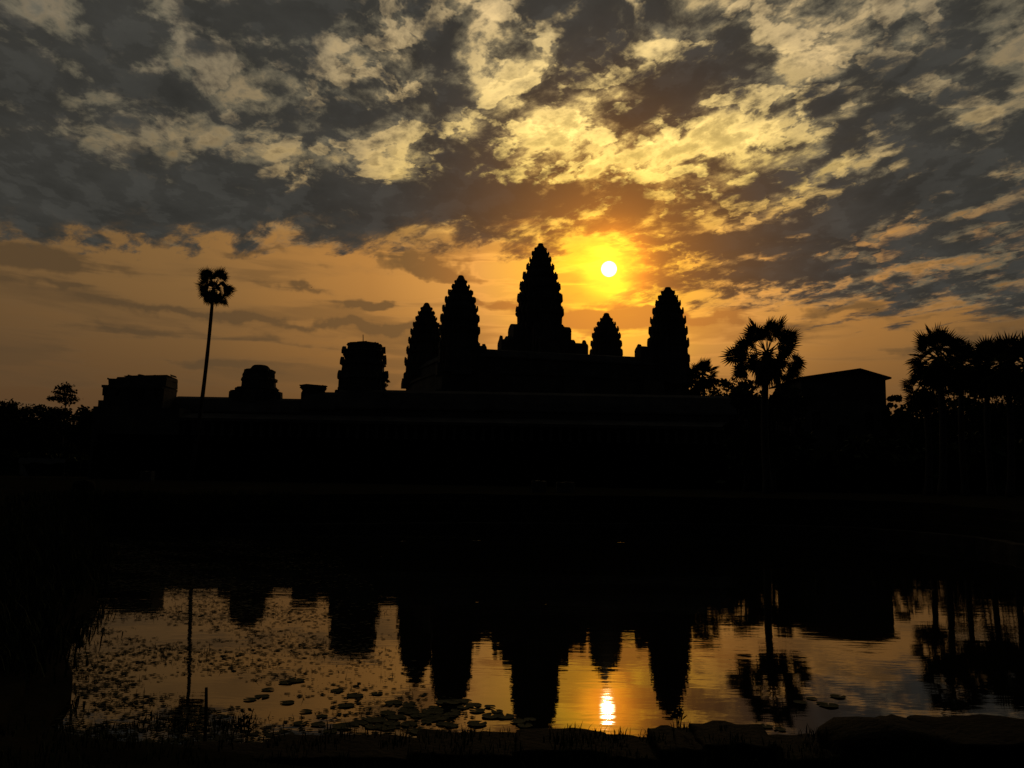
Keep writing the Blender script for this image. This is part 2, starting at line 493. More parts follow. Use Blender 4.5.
def catmull(pts, n):
    res = []
    m_ = len(pts)
    for i in range(m_):
        p0, p1, p2, p3 = (Vector(pts[(i + k - 1) % m_]) for k in range(4))
        for k in range(n):
            u = k / n
            res.append(0.5 * ((2 * p1) + (p2 - p0) * u + (2 * p0 - 5 * p1 + 4 * p2 - p3) * u * u + (3 * p1 - p0 - 3 * p2 + p3) * u ** 3))
    return res


shore = catmull(OUT, 16)
pool_c = Vector((1.0, 23.0))


def wob(x, y, k=1.0):
    return (math.sin(x * 1.7 * k + y * 0.9 * k) + math.sin(x * 0.63 * k - y * 1.31 * k + 1.7) + 0.6 * math.sin(x * 3.1 * k + y * 2.3 * k + 0.4)) / 2.6


def bank_height(p):                                   # top of the bank there: low near the camera, high beyond
    return 0.55 + (GZ - 0.55) * min(1.0, max(0.0, (p.y - 9.0) / 30.0))


gm = MB()
steps = [(0.0, -0.5), (0.0, 0.22), (0.55, 0.25), (0.57, 0.5), (1.1, 0.52), (1.12, 0.76), (1.7, 0.78), (1.72, 1.0), (3.0, 1.0), (5, 1.0), (9, 1.0), (18, 1.0), (45, 1.0), (140, 1.0), (500, 1.0), (3500, 1.0)]
rings = []
for (off, hf) in steps:
    ring = []
    for p in shore:
        d = (p - pool_c).normalized()
        q = p + d * (off * (1 + 0.10 * wob(p.x, p.y, 0.8)) + 0.10 * wob(p.x, p.y, 1.3) * (1 if off < 5 else 0))
        bh = bank_height(p)
        z = -0.5 if hf < 0 else bh * hf + (0.035 * wob(q.x * 1.9, q.y * 1.7) if 0 < off < 60 else 0)
        if off >= 9: z = GZ * min(1, (off - 9) / 9 + 0.0) + bh * (1 - min(1, (off - 9) / 9))
        ring.append((q.x, q.y, z))
    rings.append(ring)
gm.rings(rings, cap=False)
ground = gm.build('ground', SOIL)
tag(ground, kind='structure', label='dark ground with low stepped laterite banks around the pool')
km = MB()
kp = [p for p in shore if p.y > 22 and p.x > -20]
kp = sorted(kp, key=lambda p: math.atan2(p.x - pool_c.x, p.y - pool_c.y))
kr = []
for i, p in enumerate(kp):
    d = (p - pool_c).normalized()
    p = p + d * (.10 * wob(p.x, p.y, 1.3))
    q0, q1 = p - d * .10, p + d * .38
    h_ = bank_height(kp[i]) * .22 + .10 + .025 * wob(p.x * 3, p.y * 3)
    kr.append([(q0.x, q0.y, -.1), (q0.x, q0.y, h_ - .03), (q0.x + d.x * .04, q0.y + d.y * .04, h_), (q1.x, q1.y, h_ + .01), (q1.x, q1.y, -.1)])
km.rings(kr)
tag(km.build('kerb', material('lit_tint_kerb', (0.03, 0.027, 0.022), (0.09, 0.08, 0.065), 1.4, bump=0.03, spec=0.03)), kind='structure', label='stone kerb course along the far waterline, tinted paler for light on its edge')  # paler colour stands in for light catching the stone edge
wm = MB()
wm.add([(-30, 4, 0), (30, 4, 0), (30, 50, 0), (-30, 50, 0)], [(0, 1, 2, 3)])
tag(wm.build('water', WATER), kind='structure', label='still pool water reflecting the towers and the sun')

# ================================================================== the temple
ROT = R(12.5)
PLAN = [(1, -.28), (1, .28), (.89, .28), (.89, .52), (.76, .52), (.76, .76), (.52, .76), (.52, .89), (.28, .89), (.28, 1)]


def plan_ring(half):
    """a square with stepped-back corners, as Khmer towers have"""
    k = half / 1.045
    res = []
    for q in range(4):
        c, s_ = (1, 0, -1, 0)[q], (0, 1, 0, -1)[q]
        for (x, y) in PLAN[1:]:
            res.append(((x * c - y * s_) * k, (x * s_ + y * c) * k))
    return res


def at_z(ring, z, cx=0, cy=0):
    return [(x + cx, y + cy, z) for x, y in ring]


def antefix(mb, x, y, z, ang, w, h, th):
    """one leaf-shaped stone standing on a cornice"""
    c, s_ = math.cos(ang), math.sin(ang)
    prof = [(-w * .42, 0), (w * .42, 0), (w * .5, h * .45), (w * .3, h * .78), (0, h), (-w * .3, h * .78), (-w * .5, h * .45)]
    vs = []
    for d, k in ((th / 2, 1.0), (-th / 2, .96)):
        for (u, v) in prof:
            lean = -0.06 * v
            vs.append((x + c * (d + lean) - s_ * u * k, y + s_ * (d + lean) + c * u * k, z + v * k))
    n = len(prof)
    mb.add(vs, [tuple(range(n)), tuple(reversed(range(n, 2 * n)))] + [(i, i + n, (i + 1) % n + n, (i + 1) % n) for i in range(n)])


def tier_mesh(z0, z1, w0, w1, crown=True):
    """one storey: recessed wall, projecting cornice and a crown of antefixes that rises in front of the next storey"""
    mb = MB()
    h = z1 - z0
    body0, body1 = w0 * .93, (w0 * .45 + w1 * .55) * .93
    prof = [(z0 - 0.02, body0), (z0 + .10 * h, body0 * 1.01), (z0 + .12 * h, body0 * .97), (z0 + .60 * h, body1), (z0 + .62 * h, body1 * 1.02),
            (z0 + .74 * h, w0 * .45 + w1 * .55), (z0 + .76 * h, w0 * .5 + w1 * .5 + .02), (z0 + .90 * h, w0 * .5 + w1 * .5), (z0 + .92 * h, w1 * .92), (z1, w1 * .92)]
    mb.rings([at_z(plan_ring(w), z) for z, w in prof])
    if crown:
        wc = (w0 * .45 + w1 * .55)
        ring = [(1, 0), (.97, .24), (.86, .46), (.73, .73), (.46, .86), (.24, .97)]
        for q in range(4):
            c, s_ = (1, 0, -1, 0)[q], (0, 1, 0, -1)[q]
            for i, (x, y) in enumerate(ring):
                X, Y = (x * c - y * s_) * wc / 1.035, (x * s_ + y * c) * wc / 1.035
                if random.random() < .07: continue                                # some are lost
                hh = h * random.uniform(.30, .42) * (1.1 if i == 0 else 1)
                antefix(mb, X, Y, z0 + .90 * h, math.atan2(Y, X), wc * (.26 if i == 0 else .16), hh, max(.22, wc * .055))
    return mb


def interp(prof, y):
    for (ya, wa), (yb, wb) in zip(prof, prof[1:]):
        if ya <= y <= yb: return wa + (wb - wa) * (y - ya) / (yb - ya)
    return prof[-1][1] if y > prof[-1][0] else prof[0][1]


def prasat(root, px, Dm, prof, bounds, z_base, label):
    """a tower: prof = (picture row, half width in picture columns) pairs that its outline follows"""
    base = P(px, bounds[0], Dm)
    mpp = (P(px + 1, bounds[0], Dm) - base).length
    tw = empty('tower', (0, 0, 0))
    tw.parent = root
    loc = Vector((base.x, base.y, 0)) - Vector(root.location)
    loc.rotate(Matrix.Rotation(-ROT, 3, 'Z'))
    tw.location = loc
    tw['label'] = label
    zs = [P(px, y, Dm).z for y in bounds]
    ws = [interp(prof, y) * mpp for y in bounds]
    # main storey with its four doorways
    body = MB()
    w = ws[0]
    body.rings([at_z(plan_ring(k), z) for z, k in ((z_base, w * 1.06), (z_base + 1, w * 1.06), (z_base + 1.05, w), (zs[0] - 1.2, w * .97), (zs[0] - 1.15, w * 1.0), (zs[0] + .02, w * 1.0))])
    body.build('main_storey', STONE, tw)
    for k in range(len(bounds) - 1):
        tier_mesh(zs[k], zs[k + 1], ws[k], ws[k + 1]).build('tier', STONE, tw)
    # lotus crown
    fin = MB()
    zt = P(px, prof[0][0], Dm).z
    z0, w0 = zs[-1], ws[-1]
    hh = zt - z0
    tip = prof[0][1] * mpp
    seq = [(0, .92), (.16, .98), (.2, .80), (.34, .88), (.38, .70), (.52, .76), (.56, .58), (.70, .62), (.80, .56)]
    rr = []
    for f, k in seq:
        ww = max(w0 * k, tip)
        rr.append([(ww * math.cos(a), ww * math.sin(a), z0 + f * hh) for a in (2 * math.pi * i / 16 for i in range(16))])
    for f, k in ((.86, 1.0), (.94, .9), (1.0, .45)):
        rr.append([(tip * k * math.cos(a), tip * k * math.sin(a), z0 + f * hh) for a in (2 * math.pi * i / 16 for i in range(16))])
    fin.rings(rr)
    fin.build('lotus_finial', STONE, tw)
    return tw, mpp, w


center = P(539.5, 326, 172)
temple = empty('temple', (center.x, center.y, GZ), ROT)
tag(temple, 'large dark stone temple with five tiered towers silhouetted beside the rising sun', 'temple')


def tloc(v):                                           # a world point in the temple's own frame
    q = Vector((v.x, v.y, v.z)) - Vector(temple.location)
    q.rotate(Matrix.Rotation(-ROT, 3, 'Z'))
    return q


ZU = 22.9                                              # floor of the upper terrace
C_PROF = [(243.3, 2.6), (249.5, 4.7), (253, 7.8), (259, 9.9), (266, 12.2), (276, 16.4), (286.6, 19.8), (297, 22.2), (312, 24.2), (326, 25.0)]
C_B = [326, 311.5, 298, 286.5, 276, 267, 259.6, 253.6, 249.4]
L_PROF = [(275.3, 2.6), (281, 4.9), (286, 7.0), (291.5, 10.7), (298, 13.9), (305, 16.3), (316, 19.2), (329.6, 20.7), (345, 21.2)]
L_B = [343, 330, 318.5, 308.5, 300, 292.6, 286.6, 282]
F_PROF = [(302.7, 2.2), (309, 4.9), (316, 9.0), (324, 12.0), (331.5, 14.6), (341, 17), (357, 19.5), (366, 20.6), (382, 22.4)]
F_B = [374, 362, 350.5, 340.5, 332, 324.6, 318.4, 313, 308.8]
S_PROF = [(313, 2.6), (316, 3.2), (320, 5.2), (324.5, 8.3), (329, 11.7), (335.7, 14.0), (343.5, 15.6), (352, 16.4), (364, 17.2)]
S_B = [363, 352.5, 343.4, 335.6, 329, 323.8, 319.6]
R_PROF = [(287.2, 3.0), (292, 5.0), (296.6, 8.3), (300.5, 10.4), (308, 13.5), (318, 17), (332, 19.4), (349, 21.2), (358, 22)]
R_B = [356, 342.5, 330.6, 320, 311, 303.4, 297.4, 292.6]
T5 = {}
for key, px, Dm, pr, bd, lab in (
        ('c', 539.5, 172, C_PROF, C_B, 'tallest, central tower of the temple'),
        ('nw', 459.3, 156, L_PROF, L_B, 'second tallest tower, overlapping a lower one'),
        ('ne', 424.6, 178.4, F_PROF, F_B, 'lower tower half hidden at the end of the temple'),
        ('se', 606.2, 189.6, S_PROF, S_B, 'small far tower directly below the sun'),
        ('sw', 668.2, 165.2, R_PROF, R_B, 'broad tower beside the trees, to the far side of the sun')):
    T5[key] = prasat(temple, px, Dm, pr, bd, ZU - GZ - .5, lab)
    # the towers' meshes are in world heights: bring them into the temple's frame
    T5[key][0].location.z = -GZ
    for ch in T5[key][0].children:
        if ch.name.startswith('main_storey'):
            for v in ch.data.vertices:
                if v.co.z < ZU + .6: v.co.z += GZ

# porches that step down from the central tower and, smaller, from the corner towers
def porch_arm(tw, half0, half1, w, z0, z1, pin=0.0, arms=(0, 1, 2, 3)):
    """four vaulted porches round a tower, one mesh each"""
    for q in arms:
        mb = MB()
        a = q * math.pi / 2
        c, s_ = math.cos(a), math.sin(a)
        prof = [(-w, z0), (-w, z1 - w * .55), (-w * 1.06, z1 - w * .53), (-w * .9, z1 - w * .28), (-w * .5, z1 - w * .08), (0, z1), (w * .5, z1 - w * .08), (w * .9, z1 - w * .28), (w * 1.06, z1 - w * .53), (w, z1 - w * .55), (w, z0)]
        mb.rings([[(c * d - s_ * u, s_ * d + c * u, z) for u, z in prof] for d in (half0, half1)])
        if pin:
            antefix(mb, c * (half1 - .25), s_ * (half1 - .25), z1 - w * .3, a, w * .9, pin + w * .3, .5)
        mb.build('porch', STONE, tw)


tw, mpp, w = T5['c']
z = lambda y, D_=172: P(539, y, D_).z
porch_arm(tw, w * .6, 29.4 * mpp, 2.75, ZU, z(325.6))
porch_arm(tw, 29.2 * mpp, 34.2 * mpp, 2.5, ZU, z(338.0))
porch_arm(tw, 34.0 * mpp, 48.0 * mpp, 2.1, ZU, z(341.0), pin=.75, arms=(0, 1))
porch_arm(tw, 34.0 * mpp, 40.5 * mpp, 2.1, ZU, z(341.0), pin=.75, arms=(2, 3))
for key, D_, ytop, ext, arms in (('nw', 156, 344.5, 1.0, (0,)), ('nw', 156, 365, .25, (1, 2, 3)), ('ne', 178.4, 381, .2, (0, 1, 2, 3)), ('se', 189.6, 362, .25, (0, 1, 2, 3)), ('sw', 165.2, 347.6, 2.1, (2,)), ('sw', 165.2, 368, .25, (0, 1, 3))):
    tw, mpp, w = T5[key]
    porch_arm(tw, w * .6, w * 1.0 + ext, 1.8, ZU - 1, P({'nw': 459, 'ne': 425, 'se': 606, 'sw': 668}[key], ytop, D_).z, pin=.4, arms=arms)

# upper galleries from corner tower to corner tower
cor = [tloc(Vector((*(P(px, 350, D_).xy), 0))) for px, D_ in ((459.3, 156), (668.2, 165.2), (606.2, 189.6), (424.6, 178.4))]


def gallery_run(name, a, b2, z0, z1, w, root, mat=STONE, posts=0, roofz=None):
    """a vaulted gallery along a-b2 (local points): walls, corbelled roof"""
    d = (Vector((b2.x - a.x, b2.y - a.y, 0)))
    L = d.length
    d.normalize()
    n = Vector((-d.y, d.x, 0))
    mb = MB()
    eave = z0 + (z1 - z0) * .58
    prof = [(-w, z0), (-w, eave), (-w * 1.15, eave + .05), (-w * 1.15, eave + .3), (-w * .85, eave + (z1 - eave) * .45), (-w * .42, eave + (z1 - eave) * .85), (0, z1),
            (w * .42, eave + (z1 - eave) * .85), (w * .85, eave + (z1 - eave) * .45), (w * 1.15, eave + .3), (w * 1.15, eave + .05), (w, eave), (w, z0)]
    mb.rings([[tuple(Vector((a.x, a.y, 0)) + d * s_ + n * u + Vector((0, 0, zz_))) for u, zz_ in prof] for s_ in (0, L)])
    return mb.build(name, mat, root)


ZR = P(490, 350.2, 158.5).z - GZ
for i in range(4):
    gallery_run('upper_gallery', cor[i], cor[(i + 1) % 4], ZU - GZ, ZR, 1.9, temple)
# the steep stepped base that carries them
tm = MB()
cm = sum((Vector((c.x, c.y)) for c in cor), Vector((0, 0))) / 4
rr = []
ring0 = []
for i in range(4):
    a, b2 = Vector((cor[i].x, cor[i].y)), Vector((cor[(i + 1) % 4].x, cor[(i + 1) % 4].y))
    for k in range(12): ring0.append(a.lerp(b2, k / 12))
levels = [(-1.0, 10.8), (6, 10.8), (6.1, 8.4), (12, 8.2), (12.1, 5.8), (17.2, 5.6), (17.3, 4.2), (ZU - GZ - .6, 4.0), (ZU - GZ - .55, 4.3), (ZU - GZ, 4.3)]
for zz_, off in levels:
    r = []
    for p in ring0:
        d = (p - cm).normalized()
        q = p + d * off
        r.append((q.x, q.y, zz_))
    rr.append(r)
tm.rings(rr)
tm.build('terrace', STONE, temple)
# stairways up its near face
na, nb = Vector((cor[0].x, cor[0].y)), Vector((cor[1].x, cor[1].y))
dn = (nb - na).normalized()
nn = Vector((dn.y, -dn.x))
for f in (.12, .5, .88):
    mb = MB()
    m0 = na.lerp(nb, f)
    nst = 30
    for k in range(nst):
        z0_, z1_ = -1.0, (ZU - GZ - .7) * (k + 1) / nst
        o0 = 13.2 - (13.2 - 4.5) * k / nst
        o1 = 13.2 - (13.2 - 4.5) * (k + 1) / nst
        pts = [m0 + dn * s_ + nn * o for s_, o in ((-2, o0), (2, o0), (2, o1), (-2, o1))]
        mb.add([(p.x, p.y, z0_) for p in pts] + [(p.x, p.y, z1_) for p in pts], [(0, 3, 2, 1), (4, 5, 6, 7), (0, 1, 5, 4), (1, 2, 6, 5), (2, 3, 7, 6), (3, 0, 4, 7)])
    mb.build('stairway', STONE, temple)

# ================================================================== the outer gallery and the ruins on it
DG = 115.0


def X(px, y=395, D_=DG): return P(px, y, D_).x
def Z(y, px=250, D_=DG): return P(px, y, D_).z


gal = empty('gallery_building', (X(400), DG + 4, GZ))
tag(gal, 'long low stone gallery with a vaulted roof in front of the temple towers', 'gallery')
go = Vector(gal.location)
PL = Z(438)                                            # top of its plinth
mb = MB()
mb.box(X(97, 395, DG - 7), X(735), DG - 7, DG + 12, GZ - .5, PL - 1.7)
mb.box(X(99, 395, DG - 6), X(732), DG - 5.5, DG + 11, PL - 1.7, PL)
for k in range(5): mb.box(X(99, 395, DG - 6) - .3, X(732) + .3, DG - 5.8 + .001 * k, DG + 11.3, GZ + .7 + k * .95, GZ + 1.0 + k * .95)
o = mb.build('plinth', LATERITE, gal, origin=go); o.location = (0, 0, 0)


def roof_run(px0, px1, ytop, pxr):
    a, b2 = Vector((X(px0) - go.x, DG + 2 - go.y, 0)), Vector((X(px1) - go.x, DG + 2 - go.y, 0))
    return gallery_run('roof_span', a, b2, PL - GZ, Z(ytop, pxr, DG + 2) - GZ, 2.6, gal)


roof_run(172, 232, 396.7, 203); roof_run(232, 303, 398.7, 291); roof_run(303, 337, 392.2, 331); roof_run(337, 735, 390.2, 397)
pm = MB()
pm.box(-.2, .2, -.2, .2, 0, Z(424) - PL)
pm.box(-.3, .3, -.3, .3, 0, .25); pm.box(-.32, .32, -.32, .32, Z(424) - PL - .22, Z(424) - PL)
first = pm.build('pillar', STONE, gal)
npil = 60
for i in range(npil):
    o = first if i == 0 else first.copy()
    if i: C.objects.link(o)
    o.parent = gal
    o.location = (X(180) + (X(725) - X(180)) * i / (npil - 1) - go.x, DG - 4.4 - go.y, PL - GZ)
hm = MB()
a, b2 = X(178), X(728)
hm.add([(a, DG - 5, Z(424)), (b2, DG - 5, Z(424)), (b2, DG - 1.2, Z(418)), (a, DG - 1.2, Z(418)), (a, DG - 5, Z(424) + .4), (b2, DG - 5, Z(424) + .4), (b2, DG - 1.2, Z(418) + .5), (a, DG - 1.2, Z(418) + .5)],
       [(0, 3, 2, 1), (4, 5, 6, 7), (0, 1, 5, 4), (1, 2, 6, 5), (2, 3, 7, 6), (3, 0, 4, 7)])
hm.build('aisle_roof', STONE, gal, origin=go).location = (0, 0, 0)

# the flat-topped pavilion at its end
pav = empty('pavilion', (X(138, 395, DG + 2), DG + 2, GZ))
tag(pav, 'flat topped ruined stone pavilion at the gallery end beside the slim leaning palm', 'pavilion')
po = Vector(pav.location)


def pbox(mb, px0, px1, ytop, ybot, d0, d1, j=.12):
    mb.box(X(px0, 395, DG + d0), X(px1, 395, DG + d1), DG + d0, DG + d1, Z(ybot, (px0 + px1) / 2, DG + d0), Z(ytop, (px0 + px1) / 2, DG + d0), j=j)


def put(mb, name, par, org, mat=STONE):
    o = mb.build(name, mat, par, origin=org)
    o.location = (0, 0, 0)
    return o


mb = MB()
mb.box(X(95, 395, DG - 5), X(181, 395, DG - 5), DG - 5.2, DG + 11, GZ - .3, Z(410, 138))
pbox(mb, 96.5, 180, 409.8, 412, -4.0, 2.4)
pbox(mb, 98.8, 178.5, 401.5, 410, -3.4, 2.0)
put(mb, 'base', pav, po)
mb = MB(); pbox(mb, 103.4, 176.6, 387.5, 401.6, -3, 1.4, .05); put(mb, 'wall', pav, po)
mb = MB(); pbox(mb, 101.2, 177.3, 385.8, 388, -3.3, 1.7, .05); pbox(mb, 102.4, 177, 388, 389.3, -3.1, 1.5, .05); put(mb, 'cornice', pav, po)
mb = MB(); pbox(mb, 107.4, 177.2, 379.2, 385.9, -2.6, 1.6); pbox(mb, 115.4, 176.8, 376.6, 379.4, -2.4, 1.5); pbox(mb, 123, 176, 375.3, 376.8, -2.2, 1.4); put(mb, 'attic', pav, po)
for (a, b2, yt, yb) in ((108, 112.5, 378.4, 379.4), (138, 142.5, 374.1, 375.5), (170, 174.5, 375.0, 376.4), (126, 133, 374.9, 375.6), (152, 160, 374.9, 375.6), (96, 99, 408, 410)):
    mb = MB(); pbox(mb, a, b2, yt, yb, -2, -.2, .12); put(mb, 'loose_block', pav, po)
for px in (115, 128, 152, 165):
    mb = MB(); mb.box(X(px - 2), X(px + 2), DG - 3.06, DG - 2.9, Z(400), Z(391)); put(mb, 'window', pav, po, DARK)

# the round-headed stump of a tower
stump = empty('ruined_tower', (X(258, 395, DG + 4), DG + 4, GZ))
tag(stump, 'squat ruined tower with a rounded top rising behind the gallery roof', 'ruined tower')
MPP = X(259) - X(258)


def stack(root, seq, name, cxp):
    dd = root.location.y - 1.5
    """a stack of redented courses: (top row, bottom row, half width in columns, offset)"""
    for (yt, yb, hw, off) in seq:
        mb = MB()
        w_ = hw * MPP * 1.04
        z0_, z1_ = Z(yb, cxp, dd) - GZ, Z(yt, cxp, dd) - GZ
        h_ = z1_ - z0_
        rs = []
        for f, k in ((0, .97), (.2, .98), (.25, .94), (.7, .93), (.75, 1.0), (1, .98)):
            rs.append([(x + off * MPP + random.uniform(-.07, .07), y + random.uniform(-.07, .07), z0_ + f * h_ + (random.uniform(-.08, .08) if f == 1 else 0)) for x, y in plan_ring(w_ * k)])
        mb.rings(rs)
        mb.build(name, STONE, root)


stack(stump, [(391, 440, 26, -2), (387.5, 392, 21.5, -1), (377.5, 388, 18, .5), (368.8, 378, 15.4, .8)], 'course', 258)
mb = MB()
rs = []
for y_, hw in ((369.4, 10.9), (366.5, 10.3), (364.2, 9.2), (362.6, 8), (361.6, 6.4), (361.2, 3.0)):
    rs.append([(hw * MPP * math.cos(a) + MPP + random.uniform(-.06, .06), hw * MPP * math.sin(a), Z(y_, 258) - GZ) for a in (2 * math.pi * i / 20 for i in range(20))])
mb.rings(rs)
mb.build('dome', STONE, stump)
for (px, yt, hgt_, ang) in ((232, 389.6, 1.6, 2.9), (237, 387.2, 1.6, 2.6), (279.5, 391.6, 1.2, .2), (275.5, 387, 1.4, .5), (244.5, 369.6, 1.2, 2.8), (272.4, 370.4, 1.1, .3)):
    mb = MB()
    antefix(mb, X(px, 395, DG + 2) - stump.location.x, -2, Z(yt, px) - GZ - .4 - hgt_ * .36, ang, .95, hgt_ * .72, .45)
    mb.build('corner_stone', STONE, stump)

# the small block-like chamber
ch_ = empty('chamber', (X(313, 395, DG + 3), DG + 3, GZ))
tag(ch_, 'small square stone chamber with a flared top between the rounded stump and the broken tower', 'chamber')
stack(ch_, [(392.6, 440, 12.6, 1), (387.4, 393, 12.0, .3), (384.6, 387.5, 13.6, 0)], 'course', 313)
mb = MB(); mb.box(X(309) - ch_.location.x, X(318) - ch_.location.x, -1, 1, Z(384.8, 313) - GZ, Z(383.7, 313) - GZ, j=.1); mb.build('loose_block', STONE, ch_)

# the broken corner tower
brk = empty('ruined_tower', (X(362.3, 395, DG + 5), DG + 5, GZ))
tag(brk, 'tall broken tower with a flat top and a thin rod standing on it', 'ruined tower')
stack(brk, [(390.5, 440, 28, 0), (374.5, 391, 25.2, -.5), (360.6, 375, 22.9, -.2), (354.5, 361, 20.4, .2), (349.6, 354.8, 21.7, -.3), (342.4, 350, 18.4, .6)], 'course', 362)
mb = MB()
rs = []
for y_, hw in ((342.8, 18.0), (341.6, 17.2), (340.4, 12), (339.8, 5)):
    rs.append([(hw * MPP * math.cos(a) + .2, hw * MPP * math.sin(a) * .8, Z(y_, 362) - GZ + random.uniform(-.1, .1)) for a in (2 * math.pi * i / 24 for i in range(24))])
mb.rings(rs); mb.build('rubble_top', STONE, brk)
for (px, yt, hgt_, ang, w_) in ((342, 350.4, 1.5, 3.0, 1.1), (340.6, 361.2, 1.6, 3.1, 1.1), (383.6, 360.6, 1.9, 0, 1.0), (382.4, 350.8, 1.4, .1, 1.1), (338.8, 374.6, 1.6, 3, 1.1), (386, 375, 1.4, 0, 1.0)):
    mb = MB()
    antefix(mb, X(px, 395, DG + 3.5) - brk.location.x, -1.5, Z(yt, px, DG + 3.5) - GZ - hgt_ * .29, ang, w_ * .72, hgt_ * .72, .5)
    mb.build('corner_stone', STONE, brk)
mb = MB(); mb.tube([(X(363.4, 341, DG + 5) - brk.location.x, 0, Z(341, 363) - GZ), (X(363.3, 329, DG + 5) - brk.location.x, 0, Z(328.5, 363) - GZ)], [.08, .06], 6); mb.build('rod', METAL, brk)

# ------------------------------------------------------------------ pavilion with a low pitched roof beyond the palm
DP = 118.0
XP = lambda px, y=377: P(px, y, DP).x
ZP = lambda y, px=850: P(px, y, DP).z
vih = empty('hall', (XP(846), DP + 6, GZ))
tag(vih, 'plain hall with a low pitched roof between the broad palm and the palm grove', 'hall')
vo = Vector(vih.location)
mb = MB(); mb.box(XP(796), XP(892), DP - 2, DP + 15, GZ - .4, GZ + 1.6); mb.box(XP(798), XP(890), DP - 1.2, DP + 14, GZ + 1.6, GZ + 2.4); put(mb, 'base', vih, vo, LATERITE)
mb = MB()
wx0, wx1 = XP(801), XP(885.4)
prof = [(wx0, GZ + 2.4), (wx1, GZ + 2.4), (wx1, ZP(379.2)), (XP(857.6), ZP(371)), (wx0, ZP(380.6))]
mb.add([(x, DP, z_) for x, z_ in prof] + [(x, DP + 12, z_) for x, z_ in prof], [tuple(range(5)), tuple(reversed(range(5, 10)))] + [(i + 5, (i + 1) % 5 + 5, (i + 1) % 5, i) for i in range(5)])
put(mb, 'wall', vih, vo)
mb = MB()
prof = [(XP(797), ZP(380.2)), (XP(857.6), ZP(370.6)), (XP(888.2), ZP(379.0)), (XP(888.4), ZP(377.4)), (XP(857.6), ZP(368.9)), (XP(796.6), ZP(378.8))]
mb.add([(x, DP - 1.0, z_) for x, z_ in prof] + [(x, DP + 13, z_) for x, z_ in prof], [tuple(range(6)), tuple(reversed(range(6, 12)))] + [(i + 6, (i + 1) % 6 + 6, (i + 1) % 6, i) for i in range(6)])
put(mb, 'roof', vih, vo, TILE)
for px in (815, 868):
    mb = MB(); mb.box(XP(px - 4), XP(px + 4), DP - .07, DP + .05, ZP(430), ZP(412)); put(mb, 'window', vih, vo, DARK)
mb = MB(); mb.box(XP(836), XP(848), DP - .08, DP + .05, GZ + 2.4, ZP(425)); put(mb, 'door', vih, vo, DARK)

# ================================================================== palms
def frond_mesh(r, seg, spread, droop, pet, rs):
    """a fan leaf in its own frame: the stalk runs along +X from the crown, the blade opens at its end"""
    mb = MB()
    L = pet
    pts = [(L * f, 0, -droop * .25 * L * f * f) for f in (0, .33, .66, 1)]
    mb.tube(pts, [.055, .042, .034, .028], 5)
    ox, oz = pts[-1][0], pts[-1][2]
    for i in range(seg):
        a = -spread + 2 * spread * i / (seg - 1)
        ln = r * (1 - .16 * abs(a) / spread) * rs.uniform(.86, 1.06)
        da = spread / (seg - 1) * 1.02
        fold = .05 * r * (1 if i % 2 else -1)
        sag = droop * rs.uniform(.15, .55)
        def q(f, b_, lift=0.0):
            x = ln * f * math.cos(a + b_)
            y = ln * f * math.sin(a + b_)
            cup = .10 * ln * f * (abs(a) / spread) ** 2
            return (ox + x, y, oz + lift + cup - sag * ln * max(0, f - .35) ** 2 * 1.3 - droop * .22 * x)
        mb.add([q(.02, 0), q(.58, -da), q(.58, da), q(.60, 0, fold), q(1.0, rs.uniform(-.03, .03))], [(0, 1, 3), (0, 3, 2), (1, 4, 3), (3, 4, 2)])
    return mb


